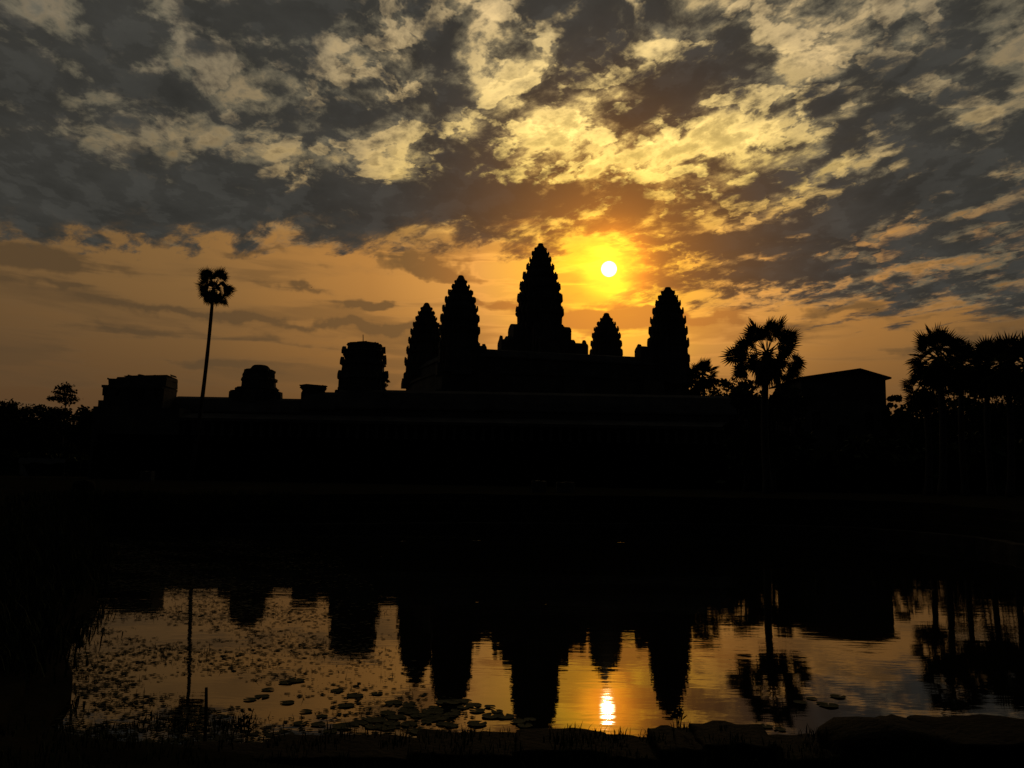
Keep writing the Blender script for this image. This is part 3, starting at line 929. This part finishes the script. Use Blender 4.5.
def palm(label, crown, base, fronds, trunk_r, seed, size=1.0, skirt=0, pet=1.5, fan=1.2, lo=-40, group=None, squash=1.0, ex=.85, spec=None):
    rs = random.Random(seed)
    cx_, cy_, cz_ = crown
    root = empty('sugar_palm', base)
    tag(root, label, 'palm tree', group)
    bv = Vector(base)
    top = Vector(crown) - bv
    mb = MB()
    n = 14
    pts, rad = [], []
    for i in range(n + 1):
        f = i / n
        bend = .25 * math.sin(f * math.pi) * (1 if seed % 2 else -1)
        pts.append((top.x * f + bend, top.y * f, top.z * f - .2 * (1 - f)))
        rad.append(trunk_r * (1.25 - .35 * f + (.5 * max(0, .12 - f) / .12)) * (1 + .04 * math.sin(i * 2.3)))
    mb.tube(pts, rad, 10)
    mb.build('trunk', BARK, root, smooth=True)
    ga = rs.uniform(0, 6.28)
    for i in range(fronds):
        f = i / (fronds - 1)
        elev = R(86 - (86 - lo) * f ** ex + rs.uniform(-7, 7))
        azm = ga + i * 2.39996 + rs.uniform(-.25, .25)
        dead = f > .93
        pl = pet * size * rs.uniform(.82, 1.12)
        roll = rs.uniform(-1.1, 1.1)
        d = Vector((math.cos(azm) * math.cos(elev), math.sin(azm) * math.cos(elev), math.sin(elev) * squash)).normalized()
        if spec and i < 3 * len(spec):
            sx_, sz_ = spec[i % len(spec)]
            d = size * Vector((sx_ + rs.uniform(-.3, .3), (-.9, .9, .1)[i // len(spec)] + rs.uniform(-.3, .3), sz_ + rs.uniform(-.25, .25)))
            pl = max(.4, d.length - (.42 + .22 * rs.random()) * fan * size)
            d.normalize()
            roll = rs.choice((-1, 1)) * rs.uniform(.7, 1.45)
            dead, f = False, .25
        fm = frond_mesh(fan * size * rs.uniform(.85, 1.12), rs.choice((19, 21, 23)), R(rs.uniform(84, 112)), .2 + .9 * f, pl, rs)
        o = fm.build('frond', DEADFROND if dead else FROND, root)
        o.location = (top.x, top.y, top.z + rs.uniform(-.25, .15) * size)
        o.rotation_mode = 'QUATERNION'
        qd = d.to_track_quat('X', 'Z')
        from mathutils import Quaternion
        o.rotation_quaternion = qd @ Quaternion((1, 0, 0), roll)
    if skirt:
        mb = MB()
        for i in range(skirt):
            a = rs.uniform(0, 6.28)
            z0_ = rs.uniform(-.1, -skirt * .018) * size
            ln = rs.uniform(.7, 1.5) * size
            o_ = rs.uniform(.45, .95) * size
            p0 = Vector((top.x + math.cos(a) * trunk_r, top.y + math.sin(a) * trunk_r, top.z + z0_))
            p1 = p0 + Vector((math.cos(a) * o_ * .8, math.sin(a) * o_ * .8, -ln * .55))
            p2 = p0 + Vector((math.cos(a) * o_, math.sin(a) * o_, -ln * 1.25))
            mb.tube([p0, p1, p2], [.04, .035, .02], 4)
            sdv = Vector((-math.sin(a), math.cos(a), 0))
            for k in range(5):
                w_ = .16 * (k - 2) * size
                mb.add([p1 + sdv * w_ * .3, p1 + sdv * (w_ + .1), p2 + sdv * w_ * 1.6 + Vector((0, 0, -.3 * rs.random()))], [(0, 1, 2)])
        mb.build('dead_frond_skirt', DEADFROND, root)
    return root


# slim leaning palm
bp_, cp_ = P(190, 486, 104), P(213.5, 289, 104)
palm('slim tall leaning palm standing alone above the gallery', cp_, (bp_.x, 104, GZ), 24, .22, 17, size=.96, skirt=30, pet=.8, fan=1.55, lo=-60, spec=[(-1.2, 2.2), (.9, 2.5), (-1.75, .2), (2.0, .3), (-1.2, -1.0), (1.35, -1.4), (.2, .9)])
# broad palm by the water
bp_, cp_ = P(768, 480, 67), P(767, 353, 67)
palm('broad palm with spread fans and a shaggy trunk standing before the plain hall', cp_, (bp_.x, 67, GZ), 44, .27, 12, size=1.0, skirt=80, pet=.95, fan=1.42, lo=-58, spec=[(-1.1, 2.45), (.5, 2.5), (-.2, 2.3), (1.75, 1.95), (-1.95, .9), (-2.9, 0), (-2.4, -1.25), (1.9, .3), (2.7, -.85), (2.2, -1.7)])
# grove
for k, (px, py, D_, n, sz, sd_, lab) in enumerate((
        (938, 357, 70, 34, 1.0, 21, 'palm with two round fans on top at the edge of the palm grove'),
        (988, 368, 76, 32, 1.05, 34, 'middle palm of the grove, a short spike of leaf above its crown'),
        (1026, 366, 73, 32, 1.1, 45, 'palm of the grove cut by the edge of the photo'),
        (962, 366, 79, 28, .95, 58, 'palm squeezed between the first and the middle palm of the grove'),
        (1006, 364, 70, 28, 1.0, 63, 'palm with hanging fans just before the last palm of the grove'),
        (924, 388, 74, 24, .8, 71, 'short palm below the two round fans at the outer side of the grove'))):
    c_ = P(px, py, D_)
    palm(lab, c_, (P(px + 3, 480, D_).x, D_, GZ), n, .25, sd_, size=sz, skirt=60, pet=1.35, fan=1.6, lo=-75, group='palms of the grove')
# far palm behind the broad tower
c_ = P(703, 376, 130)
palm('far low palm peeping out beside the broad temple tower', c_, (c_.x, 130, GZ), 26, .26, 51, size=1.15, skirt=16, pet=1.0, fan=1.7, lo=-60)

# ================================================================== leafy trees and bushes
def leafy(name, label, cat, base, height, crown_r, seed, leaves=1500, leaf=.38, trunk=.22, group=None, clumps=16, low=.35, mat=None):
    """tapered trunk with limbs; a crown of many leaves gathered in uneven clumps"""
    g = np.random.default_rng(seed)
    root = empty(name, base)
    tag(root, label, cat, group)
    mb = MB()
    hx = height * low
    mb.tube([(0, 0, -.3), (g.normal(0, .1), 0, hx * .6), (g.normal(0, .25), g.normal(0, .2), height * .72)], [trunk * 1.25, trunk, trunk * .45], 8)
    cs = []
    for i in range(clumps):
        a, f = g.uniform(0, 2 * math.pi), g.uniform(0, 1)
        zc = hx + (height - hx) * (.15 + .80 * f)
        rr_ = crown_r * math.sqrt(max(.12, 1 - ((f - .42) / .62) ** 2)) * math.sqrt(g.uniform(.15, 1)) * .82
        c = np.array([math.cos(a) * rr_, math.sin(a) * rr_, zc])
        cs.append((c, crown_r * g.uniform(.22, .42)))
        if i % 2 == 0:
            s0 = Vector((0, 0, hx * g.uniform(.7, 1.15)))
            mb.tube([s0, s0.lerp(Vector(c), .55) + Vector((0, 0, -.12 * height * .2)), Vector(c)], [trunk * .5, trunk * .32, trunk * .12], 6)
    mb.build('trunk', BARK, root, smooth=True)
    vs, fs = [], []
    per = max(20, leaves // clumps)
    for c, r_ in cs:
        d = g.normal(size=(per, 3)); d /= np.linalg.norm(d, axis=1)[:, None]
        pts = c + d * (r_ * g.uniform(.25, 1.0, per) ** .6)[:, None] * np.array([1, 1, .78])
        u = g.normal(size=(per, 3)); u /= np.linalg.norm(u, axis=1)[:, None]
        w = np.cross(u, g.normal(size=(per, 3))); w /= np.linalg.norm(w, axis=1)[:, None] + 1e-6
        s_ = leaf * g.uniform(.6, 1.3, per)
        for p, a_, b_, k in zip(pts, u, w, s_):
            n = len(vs)
            vs += [tuple(p - a_ * k * .55), tuple(p + b_ * k * .3), tuple(p + a_ * k * .6), tuple(p - b_ * k * .3)]
            fs.append((n, n + 1, n + 2, n + 3))
    m = MB(); m.v, m.f = vs, fs
    m.build('crown', mat or LEAF, root)
    return root


# tree line at the far side of the ruins
tl = [(-14, 402, 178, 5.5), (6, 403.5, 172, 5), (26, 405, 180, 5), (43, 406, 176, 4.2), (66, 404, 184, 4.6), (84, 407.5, 178, 4.2), (97, 411, 174, 3.5)]
names = ['tree at the very edge of the photo, first of the distant tree line', 'rounded tree in the distant tree line, close to the photo edge', 'low rounded tree of the distant tree line before the bare twiggy tree',
         'narrow tree of the distant tree line just before the twiggy tree', 'dense tree below the bare twiggy tree', 'low tree between the twiggy tree and the flat topped pavilion', 'smallest tree, touching the flat topped pavilion']
for k, (px, yt, D_, r_) in enumerate(tl):
    p = P(px, yt, D_)
    leafy('tree', names[k], 'tree', (p.x, D_, GZ), p.z - GZ, r_, 60 + k, leaves=2600, leaf=.6, trunk=.3, clumps=26, group='trees of the distant tree line', low=.25)
# the far woods that close the view behind everything
def woods(name, label, pts, seed, n, leaf):
    """a mass of foliage along a line of (column, top row, distance)"""
    g = np.random.default_rng(seed)
    vs, fs = [], []
    pts3 = [P(px, yt, D_) for px, yt, D_ in pts]
    L = [0]
    for a, b2 in zip(pts3, pts3[1:]): L.append(L[-1] + (b2.xy - a.xy).length)
    for i in range(n):
        s_ = g.random() * L[-1]
        k = max(0, min(len(L) - 2, int(np.searchsorted(L, s_)) - 1))
        q = pts3[k].lerp(pts3[k + 1], (s_ - L[k]) / (L[k + 1] - L[k]))
        top = q.z - GZ
        lump = .80 + .13 * math.sin(s_ * .55 + seed) + .07 * math.sin(s_ * 1.7)
        zz_ = GZ + top * lump * (1 - g.random() ** 1.6 * .98)
        core = i % 3 == 0
        if core: zz_ = GZ + top * .72 * g.random()
        c = np.array([q.x + g.normal(0, .6), q.y + g.normal(0, 2.2), zz_])
        u = g.normal(size=3); u /= np.linalg.norm(u)
        w_ = np.cross(u, g.normal(size=3)); w_ /= np.linalg.norm(w_)
        m_ = leaf * g.uniform(.6, 1.5) * (2.6 if core else 1)
        m0 = len(vs)
        vs += [tuple(c - u * m_ * .5), tuple(c + w_ * m_ * .4), tuple(c + u * m_ * .5), tuple(c - w_ * m_ * .4)]
        fs.append((m0, m0 + 1, m0 + 2, m0 + 3))
    m = MB(); m.v, m.f = vs, fs
    tag(m.build(name, LEAF), label, 'woods', kind='stuff')


woods('woods', 'far dark woods along the horizon behind the ruins', [(-260, 404, 200), (-60, 404, 200), (30, 406, 198), (100, 412, 200), (140, 415, 205)], 3, 16000, 1.1)
woods('woods', 'far dark woods along the horizon behind the hall and the palms', [(716, 382, 185), (745, 380, 180), (800, 384, 178), (880, 392, 175), (905, 404, 175), (960, 390, 172), (1030, 380, 172), (1300, 380, 180)], 4, 26000, 1.1)
woods('undergrowth', 'dark undergrowth along the horizon before the distant tree line', [(-200, 445, 160), (20, 448, 160), (98, 452, 158)], 6, 7000, .8)
woods('undergrowth', 'dark undergrowth at the foot of the palms and trees', [(740, 440, 92), (800, 440, 96), (900, 432, 94), (1000, 428, 92), (1120, 425, 95)], 5, 9000, .55)

# the twiggy tree above them
p = P(66, 385, 190)
root = empty('twiggy_tree', (p.x, 190, GZ))
tag(root, 'thin twiggy tree with separate leaf tufts standing out above the distant tree line', 'tree')
mb, lf = MB(), MB()
H = p.z - GZ
mb.tube([(0, 0, 0), (.2, 0, H * .6), (.3, 0, H * .93)], [.3, .2, .07], 7)
g = np.random.default_rng(5)
for (px, py, rx, rz) in ((67, 386.5, 5, 2.2), (61, 388.5, 4, 1.6), (70, 390.5, 5, 2), (58.5, 393, 4.6, 1.8), (67.5, 394.5, 6, 2.2), (52.5, 398.6, 4.0, 1.5), (62, 398.5, 6, 2.0), (73.5, 399, 5, 1.9), (67, 401.5, 8, 3)):
    c = P(px, py, 190) - Vector((p.x, 190, GZ))
    mb.tube([(.2, 0, c.z - 1.4), (c.x * .5 + .1, c.y * .5, c.z - .5), (c.x, c.y, c.z)], [.12, .08, .04], 5)
    for i in range(110):
        q = Vector((c.x + g.normal() * rx * .115 * 1.0, g.normal() * .8, c.z + g.normal() * rz * .12 * 1.3))
        u = Vector(g.normal(size=3)).normalized(); w_ = u.cross(Vector(g.normal(size=3))).normalized()
        k = g.uniform(.35, .65)
        lf.add([q - u * k * .6, q + w_ * k * .35, q + u * k * .6, q - w_ * k * .35], [(0, 1, 2, 3)])
mb.build('trunk', BARK, root); lf.build('crown', LEAF, root)

# trees and bushes on the other side
rt = [(690, 383, 138, 4.0), (722, 376.5, 128, 3.6), (741, 380, 118, 3.4), (793, 381, 100, 3.0), (744, 388, 84, 2.2), (772, 392, 82, 2.6), (893, 390, 118, 1.7), (908, 402, 104, 2.6), (930, 398, 112, 3.4), (955, 383, 116, 4.2), (985, 377, 120, 4.4), (1015, 380, 122, 4.4), (1040, 378, 122, 4.6)]
rn = ['tree at the foot of the broad temple tower', 'tree between the broad temple tower and the broad palm', 'tree close behind the fans of the broad palm', 'tree behind the broad palm and touching the hall roof', 'bushy tree under the outstretched fans of the broad palm', 'round bushy tree right behind the trunk of the broad palm',
      'small bushy tree at the corner of the plain hall', 'low loose tree at the outer edge of the palm grove', 'tree behind the grove palm with two round fans', 'dense tree in the middle of the palm grove',
      'tree behind the middle palm of the grove', 'tall tree at the edge of the photo behind the last palm', 'outermost tree of the grove, mostly outside the photo']
for k, (px, yt, D_, r_) in enumerate(rt):
    p = P(px, yt, D_)
    leafy('tree', rn[k], 'tree', (p.x, D_, GZ), p.z - GZ, r_, 90 + k, leaves=3400 if k != 7 else 1500, leaf=.46, trunk=.24, clumps=26, group='trees round the hall and the grove', low=.16)
# shrub rooted in the broken tower
p = P(388.5, 384, DG + 1)
leafy('shrub', 'small shrub growing out of the side of the broken tower', 'shrub', (p.x - .45, DG + .5, p.z - 1.6), 3.3, .85, 140, leaves=420, leaf=.26, trunk=.05, clumps=10, low=.2)

# ================================================================== things on the banks
# awning stall
p = P(48, 496, 84)
st = empty('market_stall', (p.x, 84, GZ))
tag(st, 'low stall under a pale sagging cloth awning on the far bank', 'stall')
mb = MB()
nx, ny = 12, 6
W_, Dp_ = 2.3, 1.6
for i in range(nx + 1):
    for j in range(ny + 1):
        u, v = i / nx * 2 - 1, j / ny * 2 - 1
        mb.v.append((u * W_, v * Dp_, 1.95 - .22 * (1 - u * u) * (1 - v * v) - .12 * v + .03 * math.sin(i * 2.1 + j)))
for i in range(nx):
    for j in range(ny):
        a = i * (ny + 1) + j
        mb.f.append((a, a + ny + 1, a + ny + 2, a + 1))
for i in range(nx):
    a = i * (ny + 1)
    n = len(mb.v)
    x0_, y0_, z0_ = mb.v[a]; x1_, y1_, z1_ = mb.v[a + ny + 1]
    mb.v += [(x0_, y0_ - .06, z0_ - .5 - .1 * math.sin(i)), (x1_, y1_ - .06, z1_ - .5 - .1 * math.sin(i + 1))]
    mb.f.append((a, n, n + 1, a + ny + 1))
mb.build('awning', CLOTH, st)
for sx in (-1, 1):
    for sy in (-1, 1):
        mb = MB(); mb.tube([(sx * W_ * .97, sy * Dp_ * .95, 0), (sx * W_ * .97, sy * Dp_ * .95, 1.98 - .12 * sy)], .035, 6); mb.build('post', WOOD, st)
mb = MB(); mb.box(-1.7, 1.7, -.6, .5, .62, .68)
for sx in (-1.6, 1.6):
    for sy in (-.5, .4): mb.box(sx - .03, sx + .03, sy - .03, sy + .03, 0, .62)
mb.build('counter', WOOD, st)
mb = MB(); mb.add([(-2.25, -1.55, 1.9), (-2.25, -1.5, .5), (-1.1, -1.62, .1), (-1.5, -1.6, .9)], [(0, 1, 2, 3)]); mb.build('hanging_cloth', CLOTH, st)


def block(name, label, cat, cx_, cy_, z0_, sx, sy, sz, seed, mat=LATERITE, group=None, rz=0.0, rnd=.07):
    """a worn stone: subdivided box with rounded, chipped edges"""
    rs = np.random.default_rng(seed)
    bm = bmesh.new()
    bmesh.ops.create_cube(bm, size=1.0)
    bmesh.ops.bevel(bm, geom=bm.edges[:], offset=rnd, segments=3, affect='EDGES', profile=.6)
    bmesh.ops.subdivide_edges(bm, edges=[e for e in bm.edges if e.calc_length() > .25], cuts=5, use_grid_fill=True)
    ph = rs.uniform(0, 9, 6)
    for v in bm.verts:
        c = v.co
        k = 1 + .03 * math.sin(c.x * 9 + ph[0]) + .03 * math.sin(c.y * 11 + ph[1] + c.z * 5)
        c.x *= k * sx; c.y *= k * sy
        c.z = (c.z + .5) * sz * (1 + .022 * math.sin(c.x / sx * 7 + ph[2]) + .02 * math.sin(c.y / sy * 8 + ph[3] + c.x / sx * 13) + rs.normal(0, .006))
    me = bpy.data.meshes.new(name)
    bm.to_mesh(me); bm.free()
    me.materials.append(mat)
    me.polygons.foreach_set('use_smooth', [True] * len(me.polygons))
    o = bpy.data.objects.new(name, me)
    C.objects.link(o)
    o.location = (cx_, cy_, z0_); o.rotation_euler = (0, 0, rz)
    return tag(o, label, cat, group)


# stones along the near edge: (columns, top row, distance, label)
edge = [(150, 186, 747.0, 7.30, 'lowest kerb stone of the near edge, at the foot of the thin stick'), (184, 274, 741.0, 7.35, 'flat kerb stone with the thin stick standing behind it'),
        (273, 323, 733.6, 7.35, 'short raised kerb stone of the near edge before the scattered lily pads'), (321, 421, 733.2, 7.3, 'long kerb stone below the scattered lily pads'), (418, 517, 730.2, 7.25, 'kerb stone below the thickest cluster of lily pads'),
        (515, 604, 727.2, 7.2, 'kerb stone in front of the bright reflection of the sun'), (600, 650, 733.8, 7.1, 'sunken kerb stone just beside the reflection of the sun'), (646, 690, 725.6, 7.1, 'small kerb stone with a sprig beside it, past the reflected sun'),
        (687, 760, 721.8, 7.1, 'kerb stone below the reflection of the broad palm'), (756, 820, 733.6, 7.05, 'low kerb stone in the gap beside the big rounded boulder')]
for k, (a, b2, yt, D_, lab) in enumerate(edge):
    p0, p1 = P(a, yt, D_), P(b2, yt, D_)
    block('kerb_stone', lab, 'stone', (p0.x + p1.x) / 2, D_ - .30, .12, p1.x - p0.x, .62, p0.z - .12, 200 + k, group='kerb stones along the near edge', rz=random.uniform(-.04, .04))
p0, p1 = P(812, 714, 7.0), P(938, 714, 7.0)
block('boulder', 'big low rounded boulder at the near edge of the pool', 'boulder', (p0.x + p1.x) / 2, 6.75, .1, p1.x - p0.x, .8, p0.z - .1, 230, rnd=.36)
p0, p1 = P(915, 719, 6.9), P(1060, 719, 6.9)
block('stone_slab', 'wide flat stone slab beyond the big rounded boulder', 'stone', (p0.x + p1.x) / 2, 6.65, .1, p1.x - p0.x, .8, p0.z - .1, 231)
# loose blocks on the far bank, a rounded one on the side steps
for k, (px, py, D_, s_, lab) in enumerate(((539, 500, 52, (.9, .7, .75), 'squarish stone block lying on the far bank'), (565, 500, 52, (1.1, .8, .7), 'longer stone block lying on the far bank'), (146, 497, 80, (1.1, .9, 1.0), 'single pale stone block standing near the awning stall'))):
    p = P(px, py, D_)
    block('stone_block', lab, 'stone', p.x, D_, GZ - .05, *s_, 240 + k, mat=STONE)
p = P(88, 526, 40)
block('boulder', 'dark upright boulder on the side bank steps at the corner of the pool', 'boulder', p.x - .6, 40.5, 1.0, .95, .8, 1.15, 250, rnd=.3)

# thin stick in the water's edge
p = P(205.5, 745, 7.75)
mb = MB(); q0, q1 = P(205, 745, 7.75), P(206.3, 687.5, 7.75)
mb.tube([(0, 0, -.5), ((q1.x - q0.x) * .5 + .004, 0, (q1.z - q0.z) * .5), (q1.x - q0.x, 0, q1.z - q0.z)], [.018, .016, .013], 7)
o = mb.build('stick', WOOD); o.location = q0
tag(o, 'thin upright stick standing at the near water edge', 'stick')

# grasses -----------------------------------------------------------
def tufts(name, spots, label, mat=GRASS, seed=1, hmin=.08, hmax=.22, per=14, spread=.08, width=.006, kind='stuff'):
    g = np.random.default_rng(seed)
    mb = MB()
    for (x, y, z_, s_) in spots:
        for i in range(per):
            a = g.uniform(0, 6.28); h_ = g.uniform(hmin, hmax) * s_
            bx_, by_ = x + g.normal() * spread * s_, y + g.normal() * spread * s_
            ln = g.uniform(.15, .7) * h_
            w_ = width * g.uniform(.7, 1.3) * (1 + s_) * .5
            dx_, dy_ = math.cos(a), math.sin(a)
            b1 = (bx_ - dy_ * w_, by_ + dx_ * w_, z_); b2_ = (bx_ + dy_ * w_, by_ - dx_ * w_, z_)
            m1 = (bx_ + dx_ * ln * .35 - dy_ * w_ * .7, by_ + dy_ * ln * .35 + dx_ * w_ * .7, z_ + h_ * .6)
            m2 = (bx_ + dx_ * ln * .35 + dy_ * w_ * .7, by_ + dy_ * ln * .35 - dx_ * w_ * .7, z_ + h_ * .6)
            t_ = (bx_ + dx_ * ln, by_ + dy_ * ln, z_ + h_)
            mb.add([b1, b2_, m2, m1, t_], [(0, 1, 2, 3), (3, 2, 4)])
    o = mb.build(name, mat)
    return tag(o, label, 'grass', kind=kind)


g = np.random.default_rng(77)
sp = []
for i in range(700):                                    # short grass on the near bank
    sp.append((g.uniform(-5, 7), g.uniform(4.6, 6.9), .50 + .05 * g.random(), g.uniform(.4, .9)))
tufts('grass', sp, 'short dark grass on the near bank', seed=2, hmin=.06, hmax=.13)
sp = []
bn = [p for p in shore if -19 < p.x < -3.6 and 8.0 < p.y < 37]
for i in range(2600):                                   # rank grass on the side bank
    p = bn[g.integers(len(bn))]
    d = (p - pool_c).normalized()
    if p.y < 9.5: continue
    off = abs(g.normal(0, 1.0)) + .4
    q = p + Vector((-1.0, .25)) * off + Vector((g.normal(0, .25), g.normal(0, .5)))
    if (q - pool_c).length < (p - pool_c).length: continue
    sp.append((q.x, q.y, min(bank_height(p) * min(1, .25 + off * .45), bank_height(p)) - .05, g.uniform(1.0, 2.2)))
tufts('bank_grass', sp, 'rank dark grass along the side bank of the pool', seed=3, hmin=.06, hmax=.2, per=12, spread=.14, width=.010)

# sprigs at the stones, single plants
for (px, py, D_, h_, lab) in ((679, 727, 7.35, .16, 'tiny leafy sprig beside the small kerb stone'), (244, 742, 7.8, .30, 'few thin stems rising from the water beside the thin stick')):
    p = P(px, py, D_)
    mb = MB()
    for i in range(9):
        a = i * 2.4
        d = Vector((math.cos(a) * .32, math.sin(a) * .2, 1)).normalized() * h_ * random.uniform(.6, 1.05)
        mb.tube([(random.uniform(-.03, .03), 0, -.15), d * .6, d], [.0035, .003, .002], 4)
        for k in range(3):
            q = d * (.5 + .2 * k); s_ = Vector((math.cos(a + k * 2), .3, .5)) * .035
            mb.add([q, q + s_ + Vector((.01, 0, .012)), q + s_ * 1.6, q + s_ + Vector((-.01, 0, -.012))], [(0, 1, 2, 3)])
    o = mb.build('water_plant', GRASS); o.location = p
    tag(o, lab, 'plant')

# ================================================================== on the water
g = np.random.default_rng(31)


def patch(x, y):
    return (math.sin(x * .9 + y * .35) + math.sin(x * .37 - y * .61 + 2) + .8 * math.sin(x * 1.9 + y * 1.3 + .5) + .7 * math.sin(x * 3.7 - y * 2.1)) / 3.5


shore_xy = [(p.y, p.x) for p in shore if p.x < -3 and 7.7 < p.y < 38]
shore_xy.sort()


def left_x(y):
    ys = [s_[0] for s_ in shore_xy]; xs = [s_[1] for s_ in shore_xy]
    return float(np.interp(y, ys, xs))


mb = MB()
n_w = 0
while n_w < 24000:
    y = 7.9 + 29 * g.random() ** 1.5
    x0_ = left_x(y)
    wide = 2.6 + .20 * y
    x = x0_ + g.random() * wide
    f = (x - x0_) / wide
    if g.random() > (1 - f) ** .9 * (.52 + 1.2 * patch(x * 1.3, y * 2.4)) + .03: continue
    n_w += 1
    k = .006 + .021 * g.random() ** 2.4 * (1 + y * .04)
    a = g.uniform(0, 6.28)
    pts = []
    for i in range(6):
        q = a + i * 1.047
        rr_ = k * g.uniform(.6, 1.25)
        pts.append((x + math.cos(q) * rr_ * 1.3, y + math.sin(q) * rr_, .006 + .004 * g.random()))
    mb.add(pts, [tuple(range(6))])
    if g.random() < .06:
        h_ = g.uniform(.02, .09)
        mb.add([(x - .004, y, 0), (x + .004, y, 0), (x + g.normal(0, .02), y, h_)], [(0, 1, 2)])
tag(mb.build('water_weed', WEED), 'mat of small floating leaves covering the side of the pool', 'water weed', kind='stuff')

# lily pads, each its own thing
pads = []
for k in range(3):
    mb = MB()
    n = 22
    ring = []
    for i in range(n + 1):
        a = R(12) + (2 * math.pi - R(24)) * i / n
        ring.append((math.cos(a) * (1 + .03 * math.sin(5 * a + k)), math.sin(a) * (1 + .03 * math.cos(4 * a + k)), .02 + .06 * (abs(math.sin(a * 1.5 + k)) ** 3)))
    mb.v = [(0, 0, .0)] + [(.55 * x, .55 * y, .01) for x, y, z_ in ring] + ring
    for i in range(n):
        mb.f.append((0, i + 1, i + 2)); mb.f.append((i + 1, i + 2 + n, i + 3 + n, i + 2))
    o = mb.build('lily_pad', PAD)
    pads.append(o)
spots = [(337, 691), (355, 696), (377, 694), (346, 706), (322, 717), (318, 725), (343, 727), (358, 724), (374, 727), (392, 724), (330, 732), (367, 719), (306, 712), (300, 724), (287, 703), (268, 690), (262, 697), (250, 700), (286, 683), (296, 681),
         (800, 703), (812, 699), (822, 704), (838, 697), (829, 706), (766, 727), (780, 730), (518, 722), (530, 720), (525, 726), (497, 712), (505, 717)]
for i in range(46):
    u = g.normal(0, 1), g.normal(0, 1)
    spots.append((min(512, max(376, 440 + u[0] * 34)), min(734, max(697, 715 + u[1] * 8.5 + .05 * abs(u[0])))))
for i, (px, py) in enumerate(spots):
    d = ray(px, py)
    k = -CAMZ / d[2]
    o = pads[i] if i < 3 else pads[i % 3].copy()
    if i >= 3: C.objects.link(o)
    s_ = g.uniform(.055, .105) * (1.0 if 376 < px < 515 else 1.1)
    o.scale = (s_, s_, s_)
    o.location = (d[0] * k, d[1] * k, .006 + .0006 * (i % 7))
    o.rotation_euler = (0, 0, g.uniform(0, 6.28))
    tag(o, 'small round notched lily pad floating flat on the pool close to the near stones', 'lily pad', 'lily pads on the near water')

# ================================================================== birds
def bird(px, py, D_, span, flap, head, lab):
    mb = MB()
    b_ = span * .32
    rs_ = []
    for f, r_ in ((-.5, .02), (-.35, .10), (-.05, .16), (.2, .13), (.36, .075), (.42, .08), (.5, .05), (.6, .01)):
        rs_.append([(f * b_, r_ * b_ * math.cos(a), r_ * b_ * math.sin(a) + .02 * f) for a in (2 * math.pi * i / 10 for i in range(10))])
    mb.rings(rs_)
    root = empty('bird', P(px, py, D_), head)
    tag(root, lab, 'bird', 'birds in flight')
    mb.build('body', FEATHER, root, smooth=True)
    for s_ in (-1, 1):
        w_ = MB()
        pr = [(.16, 0, 0), (.10, .22, flap * .16), (-.02, .5, flap * .2), (-.14, .46, flap * .18), (-.10, .2, flap * .13), (-.12, .02, 0)]
        pts = [(x * span, s_ * y * span, z_ * span) for x, y, z_ in pr]
        low_ = [(x, y, z_ - .008 * span) for x, y, z_ in pts]
        n = len(pts)
        w_.add(pts + low_, [tuple(range(n)), tuple(reversed(range(n, 2 * n)))] + [(i, i + n, (i + 1) % n + n, (i + 1) % n) for i in range(n)])
        w_.build('wing', FEATHER, root)
    t_ = MB(); t_.add([(-.14 * span, -.02 * span, 0), (-.14 * span, .02 * span, 0), (-.27 * span, .05 * span, 0), (-.27 * span, -.05 * span, 0), (-.2 * span, 0, .01 * span)], [(0, 1, 4), (1, 2, 4), (2, 3, 4), (3, 0, 4)]); t_.build('tail', FEATHER, root)


bird(877, 310, 90, .42, 1.2, .6, 'small dark bird gliding above the plain hall')
bird(867.5, 309, 95, .26, .6, 2.0, 'smaller bird just ahead of the one above the hall')
bird(311.5, 287.5, 110, .42, .9, 1.1, 'single tiny bird between the slim palm and the temple')
